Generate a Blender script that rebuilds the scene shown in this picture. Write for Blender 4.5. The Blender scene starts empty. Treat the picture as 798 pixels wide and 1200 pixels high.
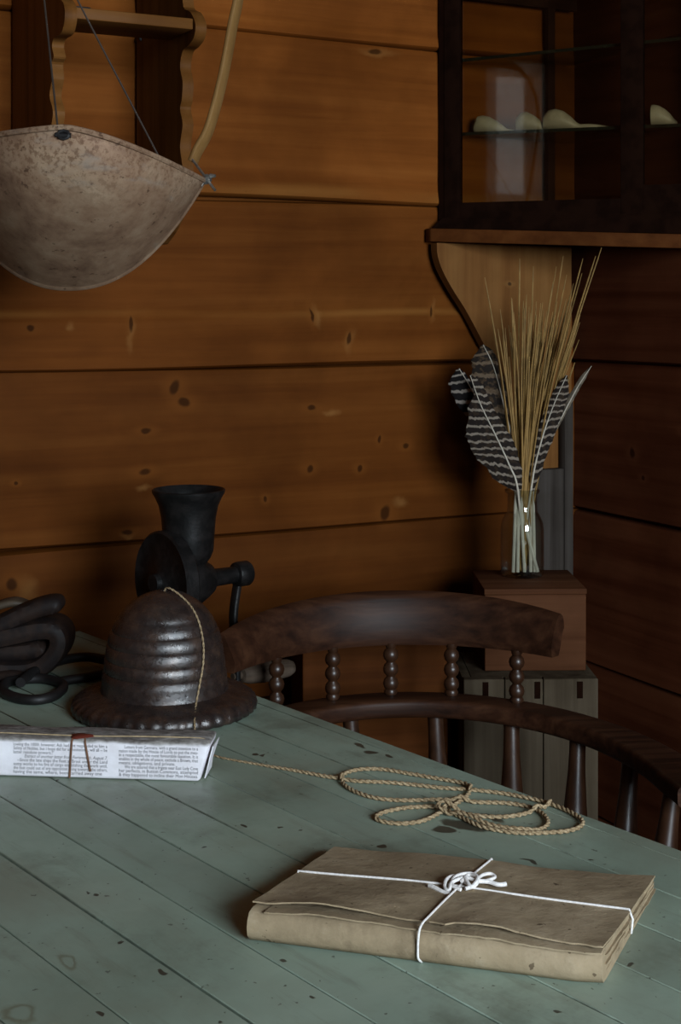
import bpy, bmesh, math, random
from mathutils import Vector, Matrix
random.seed(7)
C = bpy.context.scene.collection
SC = bpy.context.scene
# ------------------------------------------------------------------ measuring helpers (photo is 798x1200, eye level at row 358)
F, CX, HY, H = 1667.0, 399.0, 358.0, 1.25
def at_y(px, py, Y): return Vector(((px-CX)/F*Y, Y, H-(py-HY)/F*Y))
def at_z(px, py, z):
    Y = F*(H-z)/(py-HY); return Vector(((px-CX)/F*Y, Y, z))
TZ = 0.75                                            # table top
A = math.radians(27)
U = Vector((math.cos(A), math.sin(A), 0)); N = Vector((math.sin(A), -math.cos(A), 0))
CORNER = Vector((0.434, 2.65, 0))
def wall_pt(t, s, z): return CORNER - U*t + N*s + Vector((0, 0, z))
def wall_t(px, s=0.0):                               # distance from corner along back wall plane offset s
    k = (px-CX)/F; b = CORNER + N*s
    return (b.x-k*b.y)/(U.x-k*U.y)
def on_wall(px, py, s=0.0):
    t = wall_t(px, s); p = wall_pt(t, s, 0); p.z = H-(py-HY)/F*p.y; return p

# ------------------------------------------------------------------ object helpers
WM = {}
def tag(o, label=None, cat=None, group=None, kind=None):
    if label: o['label'] = label
    if cat: o['category'] = cat
    if group: o['group'] = group
    if kind: o['kind'] = kind
    return o
def mat_at(loc, rz=0.0): return Matrix.Translation(Vector(loc)) @ Matrix.Rotation(rz, 4, 'Z')
def thing(name, label, cat, loc, rz=0.0, group=None):
    o = bpy.data.objects.new(name, None); C.objects.link(o); o.empty_display_size = .03
    o.matrix_world = mat_at(loc, rz); WM[o] = mat_at(loc, rz)
    return tag(o, label, cat, group)
def obj(name, bm, m, parent=None, loc=None, rz=0.0, smooth=True, auto=40, world=True):
    """world: geometry is given in world coordinates and moved into the object's own frame"""
    M = WM[parent] if parent else mat_at(loc or (0, 0, 0), rz)
    if world: bm.transform(M.inverted())
    bmesh.ops.recalc_face_normals(bm, faces=bm.faces[:])
    me = bpy.data.meshes.new(name); 
    for f in bm.faces: f.smooth = smooth
    if smooth and auto < 180:
        lim = math.radians(auto)
        for e in bm.edges:
            if len(e.link_faces) == 2 and e.calc_face_angle(0) > lim: e.smooth = False
    bm.to_mesh(me); bm.free()
    me.materials.append(m)
    o = bpy.data.objects.new(name, me); C.objects.link(o)
    if parent: o.parent = parent
    else: o.matrix_world = M
    WM[o] = M
    return o
def B(): return bmesh.new()
def box(bm, lo, hi, M=None, bev=0.0, seg=2):
    lo = Vector(lo); hi = Vector(hi)
    v = bmesh.ops.create_cube(bm, size=1.0)['verts']
    S = Matrix.Diagonal(((hi-lo).x, (hi-lo).y, (hi-lo).z, 1)); T = Matrix.Translation((lo+hi)/2)
    bmesh.ops.transform(bm, matrix=T @ S, verts=v)
    if bev > 0:
        es = list({e for x in v for e in x.link_edges})
        r = bmesh.ops.bevel(bm, geom=es, offset=bev, segments=seg, affect='EDGES', profile=.5)
        v = list({x for f in r['faces'] for x in f.verts} | {x for x in v if x.is_valid})
    if M is not None: bmesh.ops.transform(bm, matrix=M, verts=[x for x in v if x.is_valid])
    return v
def hexa(bm, pts, bev=0.0):                          # 8 points: bottom ring 0-3, top ring 4-7
    v = [bm.verts.new(p) for p in pts]
    fs = [bm.faces.new([v[i] for i in q]) for q in ((3, 2, 1, 0), (4, 5, 6, 7), (0, 1, 5, 4), (1, 2, 6, 5), (2, 3, 7, 6), (3, 0, 4, 7))]
    if bev: bmesh.ops.bevel(bm, geom=list({e for f in fs for e in f.edges}), offset=bev, segments=2, affect='EDGES', profile=.5)
def lathe(bm, prof, M=None, seg=40, cap0=True, cap1=True, wave=None):
    rings = []
    for (r, z) in prof:
        ring = []
        for k in range(seg):
            a = 2*math.pi*k/seg; rr = r*(1+(wave(a, r, z) if wave else 0))
            p = Vector((rr*math.cos(a), rr*math.sin(a), z))
            ring.append(bm.verts.new(M @ p if M is not None else p))
        rings.append(ring)
    for a, b in zip(rings, rings[1:]):
        for k in range(seg): bm.faces.new((a[k], a[(k+1) % seg], b[(k+1) % seg], b[k]))
    if cap0: bm.faces.new(rings[0][::-1])
    if cap1: bm.faces.new(rings[-1])
def axis_matrix(p, d):
    d = Vector(d).normalized(); return Matrix.Translation(Vector(p)) @ d.to_track_quat('Z', 'Y').to_matrix().to_4x4()
def spline(pts, n=8, closed=False):
    P = [Vector(p) for p in pts]; out = []; m = len(P)
    for i in range(m if closed else m-1):
        if closed: a, b, c, d = P[i-1], P[i], P[(i+1) % m], P[(i+2) % m]
        else: a, b, c, d = P[max(i-1, 0)], P[i], P[i+1], P[min(i+2, m-1)]
        for k in range(n):
            t = k/n
            out.append(.5*((2*b)+(c-a)*t+(2*a-5*b+4*c-d)*t*t+(3*b-a-3*c+d)*t**3))
    if not closed: out.append(P[-1].copy())
    return out
def frames(P, up=None):
    n = len(P); T = [(P[min(i+1, n-1)]-P[max(i-1, 0)]).normalized() for i in range(n)]
    fr = []
    if up is not None:
        for t in T:
            x = t.cross(Vector(up)); x = x.normalized() if x.length > 1e-6 else Vector((1, 0, 0)); fr.append((x, x.cross(t).normalized()))
        return fr
    x = T[0].orthogonal().normalized()
    for t in T:
        x = (x-t*x.dot(t)).normalized(); fr.append((x, t.cross(x).normalized()))
    return fr
def sweep(bm, P, prof, up=None, scale=None, caps=True, closed=False):
    """prof: list of (x, y); x along side, y along up"""
    fr = frames(P, up); rings = []
    for i, (p, (x, y)) in enumerate(zip(P, fr)):
        s = scale[i] if scale else (1, 1)
        if not isinstance(s, tuple): s = (s, s)
        rings.append([bm.verts.new(p+x*(a*s[0])+y*(b*s[1])) for a, b in prof])
    m = len(prof)
    pr = list(zip(rings, rings[1:])) + ([(rings[-1], rings[0])] if closed else [])
    for a, b in pr:
        for k in range(m): bm.faces.new((a[k], a[(k+1) % m], b[(k+1) % m], b[k]))
    if caps and not closed: bm.faces.new(rings[0][::-1]); bm.faces.new(rings[-1])
    return rings
def circ(r, n=8): return [(r*math.cos(2*math.pi*k/n), r*math.sin(2*math.pi*k/n)) for k in range(n)]
def tube(bm, P, r, n=8, closed=False):
    P = [Vector(p) for p in P]
    if isinstance(r, (int, float)): return sweep(bm, P, circ(r, n), closed=closed)
    return sweep(bm, P, circ(1, n), scale=list(r), closed=closed)
def rrect(w, h, b, n=3):
    out = []
    for cx, cy, a0 in ((w/2-b, h/2-b, 0), (-w/2+b, h/2-b, 90), (-w/2+b, -h/2+b, 180), (w/2-b, -h/2+b, 270)):
        for k in range(n+1):
            a = math.radians(a0+90*k/n); out.append((cx+b*math.cos(a), cy+b*math.sin(a)))
    return out
def extrude_outline(bm, pts, off):                   # closed outline of Vectors extruded by vector off
    a = [bm.verts.new(p) for p in pts]; b = [bm.verts.new(Vector(p)+off) for p in pts]; n = len(a)
    bm.faces.new(a); bm.faces.new(b[::-1])
    for i in range(n): bm.faces.new((a[i], b[i], b[(i+1) % n], a[(i+1) % n]))
def grid(bm, rows):                                  # rows of points -> quads
    V = [[bm.verts.new(p) for p in r] for r in rows]
    for a, b in zip(V, V[1:]):
        for i in range(len(a)-1): bm.faces.new((a[i], a[i+1], b[i+1], b[i]))
    return V
def solid(bm, th):
    bmesh.ops.recalc_face_normals(bm, faces=bm.faces[:])
    bmesh.ops.solidify(bm, geom=bm.faces[:], thickness=th)

# ------------------------------------------------------------------ materials
class NT:
    def __init__(s, name):
        s.m = bpy.data.materials.new(name); s.m.use_nodes = True; s.t = s.m.node_tree; s.n = s.t.nodes; s.l = s.t.links
        s.b = s.n['Principled BSDF']; s.out = s.n['Material Output']
    def new(s, k, **kw):
        x = s.n.new(k)
        for a, v in kw.items(): setattr(x, a, v)
        return x
    def put(s, sock, v):
        if hasattr(v, 'is_linked') or hasattr(v, 'links'): s.l.new(v, sock)
        else: sock.default_value = v
    def coord(s, scale=(1, 1, 1), which='Object'):
        c = s.new('ShaderNodeTexCoord'); mp = s.new('ShaderNodeMapping'); mp.inputs['Scale'].default_value = scale
        s.l.new(c.outputs[which], mp.inputs['Vector']); return mp.outputs['Vector']
    def noise(s, vec, scale=5, detail=4, rough=.55, dist=0.0):
        x = s.new('ShaderNodeTexNoise'); s.l.new(vec, x.inputs['Vector'])
        for k, v in (('Scale', scale), ('Detail', detail), ('Roughness', rough), ('Distortion', dist)): x.inputs[k].default_value = v
        return x.outputs['Fac']
    def ramp(s, fac, stops):
        x = s.new('ShaderNodeValToRGB'); s.l.new(fac, x.inputs['Fac']); e = x.color_ramp.elements
        while len(e) > 1: e.remove(e[0])
        e[0].position = stops[0][0]; e[0].color = col(stops[0][1])
        for p, c in stops[1:]: k = e.new(p); k.color = col(c)
        return x.outputs['Color']
    def mix(s, f, a, b, mode='MIX'):
        x = s.new('ShaderNodeMix', data_type='RGBA', blend_type=mode); i = x.inputs
        s.put(i['Factor'], f); s.put(i[6], col(a)); s.put(i[7], col(b)); return x.outputs[2]
    def math(s, op, a, b=0.0, c=0.0):
        x = s.new('ShaderNodeMath', operation=op); s.put(x.inputs[0], a); s.put(x.inputs[1], b); s.put(x.inputs[2], c); return x.outputs[0]
    def smooth(s, v, a, b, lo=0.0, hi=1.0):
        x = s.new('ShaderNodeMapRange', interpolation_type='SMOOTHSTEP'); s.put(x.inputs['Value'], v)
        for k, q in (('From Min', a), ('From Max', b), ('To Min', lo), ('To Max', hi)): x.inputs[k].default_value = q
        return x.outputs['Result']
    def bump(s, hgt, strength=.3, dist=.002):
        x = s.new('ShaderNodeBump'); s.l.new(hgt, x.inputs['Height']); x.inputs['Strength'].default_value = strength
        x.inputs['Distance'].default_value = dist; s.l.new(x.outputs['Normal'], s.b.inputs['Normal'])
    def dist2d(s, vec, c, ang=0.0):                  # elliptical distance: c = (x, y|z, rx, ry), axis pair picked by caller's mapping
        mp = s.new('ShaderNodeMapping', vector_type='TEXTURE'); s.l.new(vec, mp.inputs['Vector'])
        mp.inputs['Location'].default_value = c[0]; mp.inputs['Rotation'].default_value = c[1]; mp.inputs['Scale'].default_value = c[2]
        x = s.new('ShaderNodeVectorMath', operation='LENGTH'); s.l.new(mp.outputs['Vector'], x.inputs[0]); return x.outputs['Value']
    def spots(s, vec, lst, soft=.5):
        cur = None
        for c in lst:
            k = s.smooth(s.dist2d(vec, c), 1-soft, 1.0, 1.0, 0.0)
            cur = k if cur is None else s.math('MAXIMUM', cur, k)
        return cur
    def warp(s, vec, scale, amt):
        x = s.new('ShaderNodeTexNoise'); s.l.new(vec, x.inputs['Vector']); x.inputs['Scale'].default_value = scale; x.inputs['Detail'].default_value = 3
        a = s.new('ShaderNodeVectorMath', operation='SUBTRACT'); s.l.new(x.outputs['Color'], a.inputs[0]); a.inputs[1].default_value = (.5, .5, .5)
        b = s.new('ShaderNodeVectorMath', operation='SCALE'); s.l.new(a.outputs[0], b.inputs[0]); b.inputs['Scale'].default_value = amt
        c = s.new('ShaderNodeVectorMath', operation='ADD'); s.l.new(vec, c.inputs[0]); s.l.new(b.outputs[0], c.inputs[1]); return c.outputs[0]
    def done(s, color=None, rough=.6, metal=0.0, spec=.5):
        if color is not None: s.put(s.b.inputs['Base Color'], col(color))
        s.put(s.b.inputs['Roughness'], rough); s.put(s.b.inputs['Metallic'], metal); s.put(s.b.inputs['Specular IOR Level'], spec)
        return s.m
def col(c): return (*c, 1.0) if isinstance(c, tuple) and len(c) == 3 else c

def wood(name, dark, mid, light, axis=0, grain=38, rough=.6, knots=None, plank=None, spec=.08, bumps=.25, var=.5, soot=0.0):
    s = NT(name); sc = [grain]*3; sc[axis] = grain*.045
    base = s.coord()
    v = s.coord(tuple(sc))
    v = s.warp(v, .35, 1.6)
    g = s.noise(v, 1.0, 5, .6); c = s.ramp(g, ((.3, dark), (.5, mid), (.72, light)))
    big = s.noise(s.warp(base, 2, .3), 2.6, 5, .6)
    c = s.mix(s.smooth(big, .35, .7), c, s.mix(1.0, c, (1-var, (1-var)*.95, (1-var)*.85), 'MULTIPLY'))
    if plank is not None:                            # random tone per timber; back wall's brighter light higher up is painted in too
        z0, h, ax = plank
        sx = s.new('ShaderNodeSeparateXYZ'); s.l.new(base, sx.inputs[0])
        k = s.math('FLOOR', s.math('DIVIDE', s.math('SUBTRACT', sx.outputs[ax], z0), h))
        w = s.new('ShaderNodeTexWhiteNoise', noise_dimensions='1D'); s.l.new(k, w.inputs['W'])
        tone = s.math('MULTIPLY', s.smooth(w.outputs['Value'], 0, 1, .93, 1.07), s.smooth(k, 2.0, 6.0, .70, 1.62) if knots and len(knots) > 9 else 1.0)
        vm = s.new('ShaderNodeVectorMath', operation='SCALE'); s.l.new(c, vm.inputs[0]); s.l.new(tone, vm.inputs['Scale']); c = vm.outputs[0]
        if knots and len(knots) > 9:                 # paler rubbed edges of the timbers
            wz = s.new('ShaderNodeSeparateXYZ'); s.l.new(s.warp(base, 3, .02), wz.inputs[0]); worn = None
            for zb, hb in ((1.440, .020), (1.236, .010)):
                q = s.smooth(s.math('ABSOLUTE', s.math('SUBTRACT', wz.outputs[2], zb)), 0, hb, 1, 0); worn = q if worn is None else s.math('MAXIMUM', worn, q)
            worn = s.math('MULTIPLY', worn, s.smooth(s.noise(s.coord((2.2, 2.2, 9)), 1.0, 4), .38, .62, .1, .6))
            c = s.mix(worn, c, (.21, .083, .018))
            c = s.mix(s.math('MULTIPLY', s.spots(s.warp(base, 30, .03), FLARES, .98), .36), c, (.27, .125, .036))
    fine = s.noise(s.coord((300, 300, 300)), 1.0, 2)
    c = s.mix(s.smooth(fine, .62, .8, 0, .35), c, dark)
    if knots:
        vw = s.warp(base, 25, .012)
        halo = s.spots(vw, [(p, r, (q[0]*3.6, 9, q[2]*2.2)) for p, r, q in knots], .9)
        c = s.mix(s.math('MULTIPLY', halo, .5), c, light)
        c = s.mix(s.math('MULTIPLY', s.spots(vw, knots, .55), .78), c, (dark[0]*.16, dark[1]*.16, dark[2]*.2))
    if soot: c = s.mix(s.smooth(s.noise(base, 9, 5), .5, .75, 0, soot), c, (.012, .009, .007))
    s.bump(g, bumps, .0015)
    return s.done(c, rough, spec=spec)
def plain(name, c, rough=.6, metal=0.0, var=.25, scale=30, spec=.5, bump=.0, c2=None, bscale=None, lo=.4, hi=.65):
    s = NT(name); v = s.coord(); n = s.noise(v, scale, 5)
    k = s.mix(s.smooth(n, lo, hi), c, c2 if c2 else tuple(x*(1-var) for x in c))
    if bump: s.bump(s.noise(v, bscale or scale*3, 4), bump, .001)
    return s.done(k, rough, metal, spec)
def glassy(name, tint=(.93, .97, .95), ior=1.45, edge=0.0, power=5.0):
    s = NT(name); s.n.remove(s.b)
    tr = s.new('ShaderNodeBsdfTransparent'); tr.inputs['Color'].default_value = col(tint)
    gl = s.new('ShaderNodeBsdfGlossy'); gl.inputs['Roughness'].default_value = .03
    fr = s.new('ShaderNodeLayerWeight'); fr.inputs['Blend'].default_value = .5      # Schlick reflectance, the same from both sides of a pane
    mx = s.new('ShaderNodeMixShader'); f = s.math('ADD', s.math('MULTIPLY', s.math('POWER', fr.outputs['Facing'], power), .95), ((ior-1)/(ior+1))**2+edge)
    s.l.new(f, mx.inputs['Fac']); s.l.new(tr.outputs[0], mx.inputs[1]); s.l.new(gl.outputs[0], mx.inputs[2])
    s.l.new(mx.outputs[0], s.out.inputs['Surface']); return s.m

def kn(px, py, rx, rz, ang=0):                       # knot on the back wall, in the wall's own frame (x = -t)
    p = on_wall(px, py); t = wall_t(px); return ((-t, 0, p.z), (0, math.radians(ang), 0), (rx, 5.0, rz))
KNOTS = [kn(205, 455, .010, .015, 20), kn(216, 471, .012, .010), kn(170, 553, .012, .008), kn(172, 505, .010, .006), kn(363, 550, .008, .008),
         kn(422, 549, .006, .008), kn(476, 521, .007, .007), kn(452, 602, .012, .016, 30), kn(153, 380, .004, .018), kn(366, 478, .010, .006),
         kn(35, 385, .008, .006), kn(440, 60, .018, .006), kn(409, 397, .005, .014, 15), kn(15, 684, .012, .012), kn(312, 585, .004, .007),
         kn(365, 370, .004, .016, -10), kn(505, 365, .003, .014, 10), kn(150, 625, .012, .005), kn(18, 566, .004, .004), kn(445, 515, .004, .009)]
FLARES = [kn(153, 392, .010, .035), kn(410, 398, .012, .030, 15), kn(372, 372, .010, .030, -12), kn(507, 365, .008, .028, 12), kn(445, 62, .05, .010), kn(470, 590, .022, .014), kn(168, 572, .016, .010), kn(30, 690, .030, .030), kn(390, 485, .02, .007), kn(85, 383, .010, .010), kn(150, 628, .02, .008)]
M = {}
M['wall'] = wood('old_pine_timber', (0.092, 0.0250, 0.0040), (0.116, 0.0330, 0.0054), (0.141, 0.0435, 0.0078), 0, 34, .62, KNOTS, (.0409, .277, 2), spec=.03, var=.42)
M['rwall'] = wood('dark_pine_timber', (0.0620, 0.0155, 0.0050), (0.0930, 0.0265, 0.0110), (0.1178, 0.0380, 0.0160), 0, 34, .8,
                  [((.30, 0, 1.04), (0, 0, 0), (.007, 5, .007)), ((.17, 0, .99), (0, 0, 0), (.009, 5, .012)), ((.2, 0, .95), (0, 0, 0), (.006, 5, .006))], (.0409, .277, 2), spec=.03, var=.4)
M['shelfwood'] = wood('honey_pine', (0.085, 0.030, 0.006), (0.145, 0.055, 0.012), (0.185, 0.077, 0.020), 2, 34, .55, var=.3)
M['shelfwood_h'] = wood('honey_pine_board', (0.085, 0.030, 0.006), (0.145, 0.055, 0.012), (0.185, 0.077, 0.020), 0, 34, .55, var=.3)
M['bracket'] = wood('pale_pine_board', (0.125, 0.047, 0.0115), (0.175, 0.072, 0.0195), (0.215, 0.099, 0.030), 2, 30, .6, [((-0.036, 0, .287), (0, 0, 0), (.005, 5, .005))], var=.35)
M['crate'] = wood('grey_weathered_plank', (0.040, 0.028, 0.0175), (0.066, 0.048, 0.031), (0.092, 0.070, 0.047), 2, 40, .8, var=.4, spec=.05)
M['box'] = wood('reddish_box_wood', (0.060, 0.021, 0.0085), (0.088, 0.033, 0.0145), (0.112, 0.046, 0.021), 0, 40, .7, var=.3, spec=.05)
M['chest'] = wood('brown_board', (0.070, 0.020, 0.0045), (0.100, 0.030, 0.007), (0.125, 0.041, 0.010), 0, 40, .7, var=.45, spec=.05)
M['chair'] = wood('dark_varnished_oak', (0.013, 0.0046, 0.0022), (0.032, 0.0115, 0.0055), (0.060, 0.024, 0.0115), 0, 60, .5, var=.22, spec=.16, bumps=.35)
M['spindle'] = wood('dark_turned_oak', (0.018, 0.0068, 0.0034), (0.033, 0.013, 0.006), (0.052, 0.022, 0.0105), 2, 60, .36, var=.3, spec=.45, bumps=.2)
M['black'] = plain('black_stained_wood', (.0095, .0036, .0020), .9, 0, .4, 30, .01)
M['blackside'] = plain('brown_black_wood', (.022, .008, .0045), .8, 0, .4, 30, .1)
M['iron'] = plain('black_cast_iron', (.0055, .005, .0048), .42, .1, .4, 60, .24, .35, c2=(.012, .010, .0095), bscale=260)
M['hook'] = plain('dark_wrought_iron', (.012, .010, .010), .55, .3, .4, 60)
M['leather'] = plain('old_black_leather', (.010, .0065, .006), .6, 0, .4, 45, .2, .4, c2=(.02, .011, .008), bscale=120)
M['tanleather'] = plain('tan_leather', (.07, .045, .025), .65, 0, .3, 40)
M['wornhandle'] = wood('worn_grey_handle', (0.0360, 0.0240, 0.0168), (0.0780, 0.0540, 0.0390), (0.1320, 0.0990, 0.0780), 0, 60, .6, var=.4)
M['ash'] = wood('bent_ash', (0.110, 0.052, 0.016), (0.175, 0.088, 0.028), (0.225, 0.122, 0.042), 2, 50, .55, var=.25)
M['straw'] = plain('dry_straw', (.27, .150, .040), .6, 0, .35, 50)
M['quill'] = plain('pale_quill', (.50, .43, .34), .45, 0, .2, 40)
M['bone'] = plain('bone_white', (.46, .40, .31), .5, 0, .18, 40)
M['string'] = plain('white_cotton_string', (.82, .77, .74), .8, 0, .2, 300, .2)
M['raffia'] = plain('thin_straw_cord', (.45, .33, .19), .7, 0, .3, 200)
M['brownribbon'] = plain('brown_ribbon', (.16, .075, .04), .7, 0, .3, 200)
M['wax'] = plain('red_sealing_wax', (.13, .025, .016), .35, 0, .4, 90, .5, .4)
M['wire'] = plain('dark_wire', (.035, .022, .015), .7, .1, .3, 80)
M['steel'] = plain('worn_steel', (.45, .43, .40), .35, .9, .3, 200)
M['ink'] = plain('faded_ink', (.075, .07, .075), .8, 0, .5, 150)
M['glass'] = glassy('old_window_glass', (.76, .73, .64), 1.5)
M['clearpane'] = glassy('clear_window_glass', (.93, .95, .94), 1.5)
M['jarglass'] = glassy('jar_glass', (.92, .94, .92), 1.5, .03, 2.6)
M['shelfglass'] = glassy('greenish_shelf_glass', (.72, .80, .72), 1.5)
M['glassedge'] = plain('dark_green_glass_edge', (.012, .018, .014), .2, 0, .3, 30)
M['greybatten'] = wood('grey_batten', (0.030, 0.023, 0.019), (0.05, 0.040, 0.034), (0.068, 0.057, 0.050), 2, 40, .8, var=.4, spec=.05)
M['floor'] = wood('dark_floor_board', (.05, .03, .018), (.09, .055, .032), (.13, .08, .05), 0, 30, .7)
M['ceil'] = wood('smoky_ceiling_board', (.06, .04, .028), (.10, .07, .045), (.14, .10, .07), 0, 30, .8)
M['frame'] = plain('painted_window_frame', (.35, .33, .28), .6, 0, .2, 20)
def twine_mat():
    s = NT('jute_twine'); v = s.coord(); n = s.noise(v, 420, 3)
    return s.done(s.ramp(n, ((.3, (.16, .10, .05)), (.55, (.33, .235, .135)), (.75, (.50, .39, .25)))), .8, spec=.2)
M['twine'] = twine_mat()
def bell_mat():
    s = NT('brown_cast_iron'); v = s.coord(); n = s.noise(v, 45, 6, .65)
    c = s.ramp(n, ((.32, (.016, .012, .012)), (.52, (.035, .022, .018)), (.72, (.075, .042, .028))))
    s.bump(s.noise(v, 240, 5, .7), .5, .0012)
    r = s.smooth(s.noise(v, 120, 4), .3, .7, .22, .40)
    return s.done(c, r, .25, 1.0)
M['bell'] = bell_mat()
def tin_mat():
    s = NT('rusted_tin'); v = s.coord(); n = s.noise(s.warp(v, 8, .06), 16, 7, .7); f = s.noise(v, 170, 4, .7)
    c = s.ramp(n, ((.3, (.125, .066, .040)), (.48, (.235, .140, .085)), (.68, (.33, .225, .145))))
    sx = s.new('ShaderNodeSeparateXYZ'); s.l.new(v, sx.inputs[0])
    rust = s.math('MULTIPLY', s.smooth(f, .48, .62), s.smooth(s.math('ADD', sx.outputs[2], s.math('MULTIPLY', s.noise(v, 14, 4), .12)), .02, .17))
    c = s.mix(s.math('MULTIPLY', rust, .8), c, (.085, .034, .013))
    sp = s.smooth(s.noise(v, 75, 3, .6), .62, .70); c = s.mix(s.math('MULTIPLY', sp, .75), c, (.055, .024, .012))
    st = s.smooth(s.noise(s.coord((7, 7, 22)), 1.0, 5, .65), .57, .72); c = s.mix(s.math('MULTIPLY', st, .5), c, (.24, .215, .185))
    s.bump(n, .3, .003)
    return s.done(c, .62, .2, .25)
M['tin'] = tin_mat()
def kraft_mat():
    s = NT('old_kraft_paper'); v = s.coord(); n = s.noise(s.warp(v, 12, .03), 14, 6, .65)
    c = s.ramp(n, ((.3, (.20, .145, .088)), (.5, (.315, .235, .145)), (.72, (.41, .315, .205))))
    sp = s.smooth(s.noise(v, 130, 2, .5), .69, .73); c = s.mix(s.math('MULTIPLY', sp, .8), c, (.09, .06, .035))
    w = s.noise(s.coord((60, 60, 60)), 1.0, 5, .7)
    c = s.mix(s.smooth(w, .55, .75, 0, .4), c, (.46, .37, .26)); c = s.mix(s.smooth(s.noise(s.coord((35, 35, 35)), 1.0, 4, .7), .55, .72, 0, .45), c, (.17, .12, .075))
    s.bump(s.math('ADD', n, s.math('MULTIPLY', w, .6)), .5, .003)
    return s.done(c, .8, spec=.2)
M['kraft'] = kraft_mat()
def news_mat():
    s = NT('old_newspaper'); v = s.coord(); n = s.noise(v, 22, 6, .65)
    c = s.ramp(n, ((.3, (.66, .61, .63)), (.55, (.80, .76, .80)), (.75, (.87, .84, .87))))
    sx = s.new('ShaderNodeSeparateXYZ'); s.l.new(s.warp(v, 60, .006), sx.inputs[0])
    top = s.smooth(sx.outputs[2], .0365, .0405)
    c = s.mix(top, c, s.ramp(s.noise(s.coord((70, 140, 140)), 1.0, 4, .7), ((.35, (.12, .105, .095)), (.6, (.30, .275, .255)), (.75, (.46, .43, .41)))))
    w = s.noise(s.coord((40, 90, 90)), 1.0, 4); s.bump(w, .5, .002)
    return s.done(c, .8, spec=.2)
M['news'] = news_mat()
ST = math.atan2(-.777, .629)                         # table boards run this way
D = Vector((math.cos(ST), math.sin(ST), 0)); P_ = Vector((-math.sin(ST), math.cos(ST), 0))
def tsp(px, py, a, b, ang=0):                        # spot on the table in its own frame
    p = at_z(px, py, TZ); return ((p.dot(D), p.dot(P_), 0), (0, 0, math.radians(ang)), (a, b, 5.0))
def table_mat():
    s = NT('worn_green_paint'); v = s.coord(); n = s.noise(s.warp(v, 3, .3), 4.5, 6, .62)
    c = s.ramp(n, ((.28, (.20, .252, .196)), (.5, (.268, .335, .264)), (.72, (.322, .40, .322))))
    f = s.noise(s.coord((9, 70, 9)), 1.0, 5, .7); c = s.mix(s.smooth(f, .52, .75, 0, .45), c, (.165, .175, .125))
    sx = s.new('ShaderNodeSeparateXYZ'); s.l.new(v, sx.inputs[0])
    k = s.math('FLOOR', s.math('DIVIDE', s.math('SUBTRACT', sx.outputs[1], .576), .067))
    w = s.new('ShaderNodeTexWhiteNoise', noise_dimensions='1D'); s.l.new(k, w.inputs['W'])
    vm = s.new('ShaderNodeVectorMath', operation='SCALE'); s.l.new(c, vm.inputs[0]); s.l.new(s.smooth(w.outputs['Value'], 0, 1, .90, 1.08), vm.inputs['Scale']); c = vm.outputs[0]
    grime = s.smooth(s.noise(s.warp(v, 2, .2), 2.6, 5, .6), .42, .66, 0, .6); c = s.mix(grime, c, (.205, .200, .145))
    dirt = s.smooth(s.noise(v, 7, 6, .7), .5, .72, 0, .5); c = s.mix(dirt, c, (.075, .075, .05))
    chip = s.noise(s.warp(v, 40, .01), 36, 3, .55); cm = s.smooth(chip, .715, .735)
    fl = s.smooth(s.noise(v, 150, 2, .5), .715, .75)
    lw = s.warp(v, 45, .02)
    L = [tsp(545, 967, .030, .012, 20), tsp(520, 972, .012, .010), tsp(575, 958, .02, .006), tsp(434, 881, .012, .009, 30), tsp(420, 873, .012, .004), tsp(455, 886, .006, .004),
         tsp(448, 992, .005, .004), tsp(110, 1048, .004, .004), tsp(137, 1105, .003, .003), tsp(188, 1138, .004, .003), tsp(114, 1188, .005, .003), tsp(285, 968, .006, .003),
         tsp(620, 1010, .012, .003), tsp(700, 1090, .003, .003), tsp(330, 1125, .004, .003), tsp(740, 1130, .003, .004), tsp(365, 1168, .004, .002), tsp(655, 1185, .003, .003)]
    paint = s.math('MAXIMUM', s.math('MAXIMUM', cm, s.math('MULTIPLY', fl, .7)), s.spots(lw, L, .35))
    c = s.mix(s.math('MULTIPLY', paint, .88), c, (.030, .018, .010))
    ring = s.spots(lw, [tsp(79, 1126, .016, .009), tsp(22, 1187, .02, .013)], .4)
    ri = s.spots(lw, [tsp(79, 1126, .011, .006), tsp(22, 1187, .014, .009)], .4)
    c = s.mix(s.math('MULTIPLY', s.math('SUBTRACT', ring, ri), .6), c, (.10, .075, .03))
    # worn edges beside the board joints
    fr = s.math('FRACT', s.math('DIVIDE', s.math('SUBTRACT', sx.outputs[1], .576), .067))
    e = s.math('MINIMUM', fr, s.math('SUBTRACT', 1.0, fr))
    ew = s.math('MULTIPLY', s.smooth(e, .0, .035, 1, 0), s.smooth(s.noise(s.coord((14, 40, 14)), 1.0, 4, .7), .45, .68))
    c = s.mix(s.math('MULTIPLY', ew, .75), c, (.045, .035, .022))
    s.bump(s.math('ADD', s.math('MULTIPLY', n, .6), s.math('MULTIPLY', paint, -.6)), .35, .0012)
    return s.done(c, s.smooth(s.noise(v, 20, 4), .3, .7, .33, .52), spec=.42)
M['table'] = table_mat()
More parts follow.
